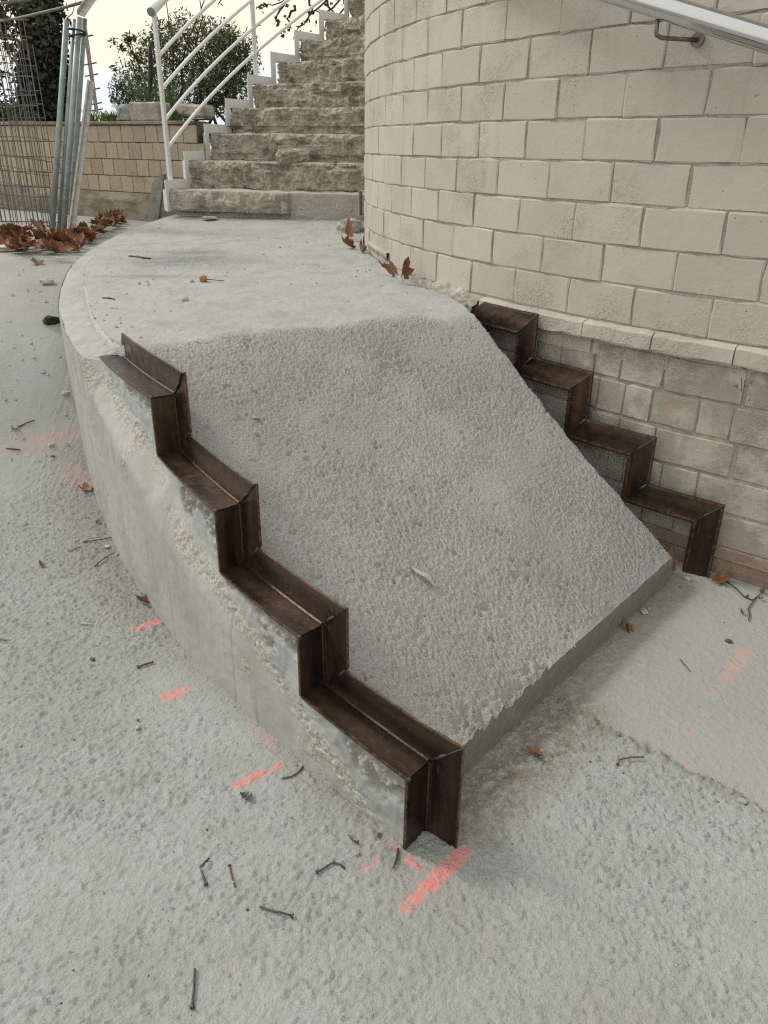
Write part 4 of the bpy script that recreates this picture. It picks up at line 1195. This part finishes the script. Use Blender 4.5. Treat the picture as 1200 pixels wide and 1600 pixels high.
pole_lab = ['leftmost grey tube of the pole bundle, beside the mesh edge', 'thin grey tube second from the left in the pole bundle', 'wide grey tube in front in the middle of the pole bundle', 'grey tube on the right of the pole bundle, next to the batten']
for (b0, t0, yb_, yt_, rad), lab in zip((((82, 378), (104, 32), 6.05, 6.25, .020), ((93, 374), (117, 30), 6.15, 6.2, .017), ((101, 388), (124, 27), 5.95, 6.15, .020), ((110, 368), (132, 29), 6.2, 6.28, .018)), pole_lab):
    a, b_ = at_y(*b0, yb_), at_y(*t0, yt_)
    a.z = max(a.z, float(ground_z(a.x, a.y)) + .005)
    mb = MB(); mb.tube([a, a.lerp(b_, .5), b_], rad, 14)
    o = link('steel_pole', mb.mesh('steel_pole', a, True), M_GALV, None, a); tag(o, lab, 'pole', 'galvanised poles tied together at the fence end')
mb = MB(); tie = []
for q in range(26):
    t = q / 25 * 4 * pi; c0 = at_y(121, 50, 6.15); tie.append(c0 + Vector((cos(t) * .058, sin(t) * .05 - .01, .02 * sin(t * .5) - .01 * q / 25)))
mb.tube(tie, .006, 6); o = link('wire_tie', mb.mesh('wire_tie', tie[0], True), M_HOSE, None, tie[0]); tag(o, 'dark wire loop tying the top of the pole bundle', 'wire tie')
def flat_bar(name, label, q0, y0, q1, y1, w, t, mat, cat, ground=False):
    a, b_ = at_y(*q0, y0), at_y(*q1, y1)
    if ground: a.z = float(ground_z(a.x, a.y)) + .004
    d = (b_ - a); L = d.length; d.normalize(); sx = Vector((0, -1, 0)).cross(d).normalized(); sy = d.cross(sx)
    m = Matrix((sx, sy, d)).transposed(); mb = MB(); mb.box((a + b_) / 2, (w, t, L), m); mb.box((a + b_) / 2 + sx * (w / 2 - t * .6) + sy * .014, (t, .03, L), m)
    o = link(name, mb.mesh(name, a), mat, None, a); tag(o, label, cat); return a, b_, o
flat_bar('batten', 'pale weathered batten leaning up beside the pole bundle', (113, 398), 5.72, (143, 128), 6.05, .042, .012, M_BATTEN, 'batten', True)
a, b_, o = flat_bar('angle_strut', 'grey angle strut with bolts slanting down from the pole tops', (132, 40), 6.35, (151, 175), 6.9, .030, .006, M_BATTEN, 'strut')
mb = MB()
for t in (.12, .42, .55, .72, .9, .98):
    c0 = a.lerp(b_, t); mb.tube([c0 + Vector((-.05, 0, -.004)), c0 + Vector((.055, -.01, .012))], .005, 6)
link('bolt', mb.mesh('bolt', a, True), M_WIRE, o)
flat_bar('angle_brace', 'grey angle brace rising to the right from the pole tops', (126, 24), 6.2, (170, -40), 6.6, .05, .006, M_BATTEN, 'brace')
# leaning board and small bits by the stair foot
p_ = at(234, 342, .80)
mb = MB(); a0 = at_y(228, 345, 6.85); a1 = at_y(247, 344, 6.75); b0 = at_y(256, 272, 6.75); b1 = at_y(238, 285, 6.85)
mb.prism([a0, a1, b0, b1], [v_ + Vector((.01, .035, 0)) for v_ in (a0, a1, b0, b1)])
o = link('leaning_board', mb.mesh('leaning_board', a0), M_SLATE, None, a0); tag(o, 'broken grey board leaning beside the foot of the old stairs', 'board')
p_ = drop(12, 392)
mb = MB(); mb.box((0, 0, .018), (.20, .13, .03)); o = link('tile_offcut', mb.mesh('tile_offcut', bevel=.004), M_TILE, None, p_, (0, 0, .5)); tag(o, 'pale flat tile offcut lying in front of the leaf heap', 'tile')
# small box at the stair foot by the round wall
bxp = P(3.80, 167.0, 1.02)
bx = empty('metal_box', bxp); tag(bx, 'small open pale metal box on the first step against the round wall', 'metal box')
m = Matrix.Rotation(R(168), 3, 'Z')
mb = MB(); mb.box(P(3.84, 169.0, 1.03), (.006, .10, .17), m); mb.box(P(3.78, 168.4, 1.113), (.13, .10, .006), m); mb.box(P(3.78, 168.4, .948), (.13, .10, .006), m)
link('box_shell', mb.mesh('box_shell', bxp), M_BATTEN, bx)
mb = MB(); mb.box(P(3.79, 168.2, 1.02), (.05, .04, .07), m); link('inner_fitting', mb.mesh('inner_fitting', bxp), M_SLATE, bx)

# ================================================================== FALLEN LEAVES
def leaf_mesh(seed, curl=.35, roll=0.0):
    rg = random.Random(seed)
    lobes = [(-2.3, .55), (-1.15, .8), (0, 1.0), (1.15, .8), (2.3, .55)]
    outl = []
    for i, (a, L) in enumerate(lobes):
        L *= rg.uniform(.85, 1.1)
        for da, k in ((-.44, .70), (-.2, .86), (0, 1.0), (.2, .86), (.44, .70)): outl.append((a + da, L * k * rg.uniform(.93, 1.05)))
        if i < 4: outl.append((a + .575, .54 * rg.uniform(.85, 1.15)))
    v = [(0, 0, 0)]; n = len(outl)
    fold = rg.uniform(.2, .9) * curl; ph = rg.uniform(0, 6)
    def zf(x, y): return fold * (abs(x) ** 1.5 * 1.1 + (y - .1) ** 2 * rg.uniform(.45, .55)) + .07 * sin(7 * x + ph) + .06 * sin(6 * y + ph * 2)
    for k in (.5, 1.0):
        for a, r_ in outl:
            x, y = sin(a) * r_ * k, cos(a) * r_ * k; z = zf(x, y); v.append((x * (1 - .25 * fold), y, z))
    if roll:
        rr_ = rg.uniform(.8, 1.2) * roll
        v = [(sin(x * rr_) / rr_, y * (1 - .12 * x * x), z * .5 + (1 - cos(x * rr_)) / rr_ + .35 * max(0, y - .2) ** 2) for x, y, z in v]
    f = [(0, 1 + i, 1 + (i + 1) % n) for i in range(n - 1)] + [(1 + i, 1 + n + i, 1 + n + i + 1, 1 + i + 1) for i in range(n - 1)]
    # stalk
    b = len(v); v += [(-.015, 0, 0), (.015, 0, 0), (.012, -.65, .10), (-.012, -.65, .10)]; f.append((b, b + 1, b + 2, b + 3))
    me = bpy.data.meshes.new('fallen_leaf'); me.from_pydata(v, [], f); me.polygons.foreach_set('use_smooth', [True] * len(f)); me.update(); return me
LV = [leaf_mesh(s, c_, r_) for s, c_, r_ in ((1, .8, .9), (2, 1.2, 1.7), (3, 1.5, 2.6), (4, 1.1, 0), (5, 1.2, 2.9), (6, .7, 1.3))]
def leaf(p, size, label, group=None, rot=None, mesh=None, mat=None, cat='leaf'):
    me = mesh or random.choice(LV)
    if mat is not None:
        me = me.copy(); me.materials.clear()
    o = link('fallen_leaf', me, mat or M_DRY, None, p, rot or (random.uniform(-.3, .3), random.uniform(-.3, .3), random.uniform(0, 6.28)), size)
    tag(o, label, cat, group); return o
rg = random.Random(12)
for q in range(230):
    px = rg.uniform(-25, 190); py = np.interp(px, [-25, 0, 60, 110, 135, 190], [376, 382, 388, 392, 380, 356]) + rg.gauss(0, 8)
    if px > 130: py = np.interp(px, [130, 190], [384, 352]) + rg.uniform(-6, 6)
    p = at(px, py, .76)
    r_, ph_ = polar(p.x, p.y)
    if r_ < 5.50 and ph_ > 150: continue
    p.z = float(ground_z(p.x, p.y)) + rg.uniform(.015, .085)
    leaf(p, rg.uniform(.055, .095), 'curled brown plane leaf in the heap along the foot of the fence', 'dead leaves heaped along the fence foot', (rg.uniform(-.65, .65), rg.uniform(-.65, .65), rg.uniform(0, 6.28)), None if rg.random() < .8 else LV[rg.randrange(6)])
def single(px, py, size, label, rot, k=0, mat=None, dz=.004, p=None):
    p = p or drop(px, py); return leaf(p + Vector((0, 0, dz)), size, label, None, rot, LV[k], mat)
single(333, 334, .085, 'brown leaf lying against the foot of the first old step', (.7, .1, .4), 1, M_DRYPALE, .03)
pw = P(3.775, 203.0, .835)
single(0, 0, .082, 'large upright curled leaf standing against the round wall', (1.35, .3, .55), 4, None, 0.01, Vector(P(3.80, 203.4, .845)))
single(0, 0, .06, 'pale curled leaf leaning on the upright leaf by the wall', (1.1, -.5, -.2), 2, M_DRYPALE, 0.0, Vector(P(3.82, 202.6, .85)))
single(0, 0, .06, 'flat brown leaf scrap tucked between landing and wall', (.3, .1, 1.2), 1, None, 0.0, Vector(P(3.80, 200.2, .845)))
single(0, 0, .10, 'orange leaf on top in the drain gap beside the stairs', (.8, .4, .5), 2, M_DRYPALE, 0.0, Vector(P(3.83, 181.5, .90)))
single(0, 0, .09, 'dark leaf lower down in the drain gap beside the stairs', (.6, -.3, 2.0), 4, None, 0.0, Vector(P(3.83, 186.5, .86)))
single(0, 0, .07, 'small pale leaf upright at the wall in the drain gap', (1.2, .2, 1.2), 4, M_DRYPALE, 0.0, Vector(P(3.77, 189.0, .85)))
single(840, 1181, .034, 'torn brown leaf on the cement in front of the ramp foot', (.15, .1, 1.3), 1)
single(981, 986, .036, 'brown leaf leaning against the foot of the ramp slab', (.6, .2, .6), 2)
single(1122, 911, .055, 'brown leaf lying beside the right steel stringer foot', (.12, .2, -1.2), 1)
single(1058, 895, .060, 'red brown leaf behind the foot of the right steel stringer', (.9, .2, .2), 2, None, .0, Vector(P(3.835, 229.0, .03)))
single(228, 943, .045, 'dry folded leaf lying against the kerb foot near a pink mark', (.3, .2, 1.5), 4)
single(136, 768, .05, 'pale brown leaf on the dirty ground beside the kerb', (.1, .1, .5), 3, M_DRYPALE)
single(66, 887, .028, 'small curled yellow brown leaf alone on the left ground', (.5, .2, .9), 4, M_DRYPALE)
single(388, 1246, .026, 'grey withered leaf below the third pink mark', (.1, .2, 2.6), 3, M_DARKSTONE)
single(60, 414, .07, 'single brown leaf just in front of the leaf heap', (.2, .1, .9), 0)
single(24, 672, .03, 'tiny brown leaf lying on the far left ground', (.1, .1, .9), 3)
single(154, 818, .02, 'reddish leaf scrap on the dirt by the kerb', (.1, .2, .2), 0)

# ================================================================== NAILS, TWIGS, PEBBLES
def nail(pxs, label, mat=M_NAIL, rad=.0022, head=True, headfirst=True, cat='nail', name='nail'):
    pts = [drop(*q) + Vector((0, 0, .004)) for q in pxs]
    mb = MB(); mb.tube(pts, rad, 8)
    o = link(name, mb.mesh(name, pts[0], True), mat, None, pts[0]); tag(o, label, cat)
    if head:
        h0 = pts[0] if headfirst else pts[-1]; h1 = pts[1] if headfirst else pts[-2]
        d = (h0 - h1).normalized(); mb = MB(); mb.tube([h0 - d * .0008, h0 + d * .0016], rad * 2.3, 10)
        link('nail_head', mb.mesh('nail_head', pts[0]), mat, o)
    return o
nail([(322, 1384), (316, 1367), (313, 1357), (318, 1352), (328, 1343)], 'dark nail bent into a hook left of the rusty nail')
nail([(359, 1355), (362, 1370), (368, 1388)], 'thin rusty brown nail beside the hooked nail', M_NAILRUST, .0016)
nail([(496, 1365), (510, 1356), (521, 1350), (530, 1352), (539, 1359)], 'grey nail bent like a hockey stick right of the rusty nail')
nail([(457, 1433), (430, 1426), (406, 1419)], 'straight grey nail lying crosswise in the foreground')
nail([(301, 1576), (303, 1550), (305, 1516)], 'long straight nail pointing away at the bottom of the view')
nail([(441, 1218), (455, 1216), (465, 1210), (474, 1200)], 'curved wire nail close to the kerb and the third pink mark', head=False)
nail([(965, 1196), (968, 1189), (985, 1185), (1006, 1185)], 'bent brown nail right of the torn leaf', M_NAILRUST, .0018)
nail([(216, 1044), (226, 1040), (240, 1036)], 'short dark nail between the first two pink marks', M_NAILRUST, .003)
nail([(559, 1318), (552, 1316), (545, 1307)], 'small rusty nail with a round head near the steel foot', M_NAILRUST, .0022)
def twig(pxs, label, rad=.002, mat=M_TWIG, name='twig'):
    pts = [drop(*q) + Vector((0, 0, .003 + .003 * (i % 2))) for i, q in enumerate(pxs)]
    mb = MB(); mb.tube(pts, list(np.linspace(rad, rad * .6, len(pts))), 6); o = link(name, mb.mesh(name, pts[0], True), mat, None, pts[0]); tag(o, label, 'twig'); return o
tw = twig([(1133, 908), (1150, 922), (1163, 934), (1175, 940), (1180, 936), (1192, 926)], 'dry forked twig with withered leaves near the wall foot', .0026)
for q in (((1180, 936), (1172, 948), (1168, 954)), ((1168, 954), (1171, 962), (1169, 971))):
    pts = [drop(*a) + Vector((0, 0, .005)) for a in q]; mb = MB(); mb.tube(pts, .002, 5); link('side_shoot', mb.mesh('side_shoot', tw.location, True), M_TWIG, tw)
for px, py, sc in ((1190, 926, .03), (1188, 938, .026), (1158, 960, .026), (1166, 936, .02)):
    pp = drop(px, py); o = link('withered_leaf', LV[4], None, tw, pp + Vector((0, 0, .006)) - tw.location, (.4, .3, px * .7), sc * .7)
twig([(1063, 1032), (1070, 1042), (1078, 1050)], 'thin twig lying on the smooth floor beyond the ragged ridge', .0015)
twig([(127, 975), (147, 978)], 'short pale wood splinter on the left ground', .0035, M_BATTEN, 'wood_splinter')
twig([(0, 1001), (18, 1003)], 'thin twig cut off by the left edge of the view', .0018)
twig([(130, 848), (160, 845), (175, 841)], 'long thin twig reaching to the kerb foot', .0025)
twig([(148, 886), (160, 877), (172, 867)], 'short dark twig below the kerb side pebbles', .0025)
twig([(108, 863), (128, 856)], 'small dark twig lying parallel to the long one', .002)
twig([(10, 702), (32, 705)], 'dark straight twig beside the faded pink smear', .004)
twig([(30, 668), (44, 662), (54, 658)], 'thin curved twig above the faded pink smear', .003)
twig([(202, 401), (222, 404), (236, 405)], 'dark splinter lying on the dusty landing', .006)
twig([(160, 467), (172, 468), (180, 469)], 'small twig on the landing near its outer edge', .004)
twig([(325, 1300), (322, 1298)], 'tiny twig crumb near the hooked nail', .002)
twig([(622, 1328), (620, 1345), (614, 1358)], 'brown root fibre at the foot of the left steel stringer', .003)
def peb(px, py, size, label, mat=M_RUBBLE, seed=None, flat=.65):
    p = drop(px, py); s = size
    rock('pebble', label, 'pebble', p, (s * 1.15, s, s * flat), mat, seed or int(px * 7 + py), px * .3, 'loose pebbles and crumbs', 2 if size > .02 else 1, .3)
for px, py, s, lab, mt in [(318, 440, .035, 'x', M_BALL), (1006, 958, .022, 'white crumb of mortar beside the ramp foot', M_RUBBLE), (1014, 952, .013, 'smaller mortar crumb right beside the white one', M_RUBBLE),
                           (1075, 907, .022, 'white mortar lump at the right stringer foot', M_RUBBLE), (1138, 1003, .018, 'dark flat clod on the smooth floor', M_DARKSTONE), (1160, 1253, .02, 'grey lump on the ragged ridge at the right', M_RUBBLE),
                           (145, 1031, .014, 'yellow brown pebble alone on the left ground', M_NAILRUST), (216, 1126, .008, 'tiny dark pebble right of the second pink mark', M_DARKSTONE), (216, 1138, .014, 'half sunk grey pebble under the tiny dark one', M_RUBBLE),
                           (592, 1306, .011, 'flat black pebble at the kerb end', M_DARKSTONE), (556, 1334, .016, 'grey crumb below the small rusty nail', M_RUBBLE), (443, 1288, .012, 'grey crumb midway between kerb and nails', M_RUBBLE),
                           (80, 697, .022, 'light pebble on the faded pink smear', M_RUBBLE), (83, 714, .017, 'dark pebble under the light one on the pink smear', M_DARKSTONE), (75, 444, .06, 'brown clod in front of the leaf heap', M_STONE),
                           (102, 616, .03, 'small light pebble beside the rising kerb', M_RUBBLE), (218, 934, .02, 'pale crumb against the kerb above the first pink mark', M_RUBBLE), (168, 855, .018, 'pale chip lying at the kerb foot', M_TILE),
                           (289, 470, .03, 'white crumb on the landing near the slope', M_RUBBLE), (300, 440, .02, 'white crumb left of the orange ball on the landing', M_RUBBLE), (400, 655, .018, 'dark clod stuck on the upper slope', M_RUBBLE), (382, 576, .016, 'small clod stuck near the top of the slope', M_RUBBLE),
                           (385, 592, .012, 'tiny clod under the small clod at the slope top', M_RUBBLE), (705, 795, .010, 'round grit knob in the middle of the slope', M_RUBBLE), (648, 1083, .008, 'grit knob low on the slope', M_RUBBLE)]:
    if lab == 'x':
        p = drop(px, py); root = empty('plane_fruit', p); tag(root, 'small orange brown seed ball with a stalk on the landing', 'seed ball')
        me = rock_mesh(3, s, s, s, 2, .05); link('fruit', me, mt, root, (0, 0, s * .4)); mb = MB(); mb.tube([(0.012, 0, .012), (.05, .005, .008), (.10, .0, .005)], .0022, 5); link('stalk', mb.mesh('stalk'), M_TWIG, root)
    else: peb(px, py, s, lab, mt)
# loose grit scattered over ground and slope (nobody could count it)
def grit(name, region, n, smin, smax, mat, seed):
    rg = np.random.default_rng(seed); V = []; F = []
    base = np.array([(-1, -1, 0), (1, -1, 0), (1, 1, 0), (-1, 1, 0), (0, 0, 1.)]); fs = [(0, 1, 4), (1, 2, 4), (2, 3, 4), (3, 0, 4)]
    for q in range(n):
        px, py = rg.uniform(region[0], region[2]), rg.uniform(region[1], region[3]); p = drop(px, py)
        s = rg.uniform(smin, smax) * (1 + max(0, p.y - 2) * .5); a = rg.uniform(0, 6.28); c_, s_2 = cos(a), sin(a); b0 = len(V)
        for x, y, z in base:
            x *= rg.uniform(.6, 1.2); y *= rg.uniform(.6, 1.2); V.append((p.x + s * (c_ * x - s_2 * y), p.y + s * (s_2 * x + c_ * y), p.z - .001 + z * s * rg.uniform(.9, 1.5)))
        F += [tuple(b0 + i for i in f) for f in fs]
    me = bpy.data.meshes.new(name); me.from_pydata(V, [], F); me.update(); o = link(name, me, mat); tag(o, kind='stuff'); return o
grit('loose_grit', (0, 420, 250, 900), 160, .002, .006, M_RUBBLE, 1)
grit('loose_grit', (140, 350, 640, 520), 90, .0014, .0035, M_RUBBLE, 2)
grit('loose_grit', (150, 960, 1190, 1590), 130, .0015, .004, M_RUBBLE, 3)
grit('dark_grit', (0, 900, 1190, 1590), 90, .001, .0028, M_DARKSTONE, 4)
grit('dark_grit', (150, 350, 640, 500), 40, .0012, .003, M_DARKSTONE, 5)
# bottle cap sized black thing by the kerb, plastic film on the slope, rubble on the second step
p = drop(88, 506)
o = link('black_fitting', rock_mesh(31, .075, .05, .045, 2, .2), M_HOSE, None, p + Vector((-.02, 0, .015)), (0, .2, .6)); tag(o, 'shiny black plastic fitting lying beside the top of the kerb', 'plastic fitting')
pts = [drop(*q) + Vector((0, 0, d)) for q, d in (((643, 889), .006), ((650, 903), .016), ((664, 911), .020), ((680, 922), .008), ((672, 905), .012), ((656, 897), .010))]
mb = MB(); mb.prism(pts, [q + Vector((0, 0, .0015)) for q in pts]); o = link('plastic_shard', mb.mesh('plastic_shard', pts[0]), M_FILM, None, pts[0]); tag(o, 'small translucent plastic shard lying on the rough slope', 'plastic shard')
pr = P(4.52, N0 - DN * 1.25, Z0 + DZ + .005)
rock('rubble_chunk', 'rough broken mortar chunk lying on the second old step', 'rubble', pr, (.24, .16, .11), M_STEP, 17, .4, None, 3, .35)
rock('rubble_chunk', 'grey mortar lump in the drain gap beside the stairs', 'rubble', P(3.84, 175.5, .86), (.16, .16, .11), M_RUBBLE, 19, .9, None, 3, .35)
rock('rubble_chunk', 'flat disc of mortar at the foot of the first old step', 'rubble', P(5.02, 169.4, .895), (.12, .10, .018), M_STEP, 23, .2, None, 2, .4)
print('objects', len(bpy.data.objects), 'tris', sum(len(m_.polygons) * 2 * m_.users for m_ in bpy.data.meshes))
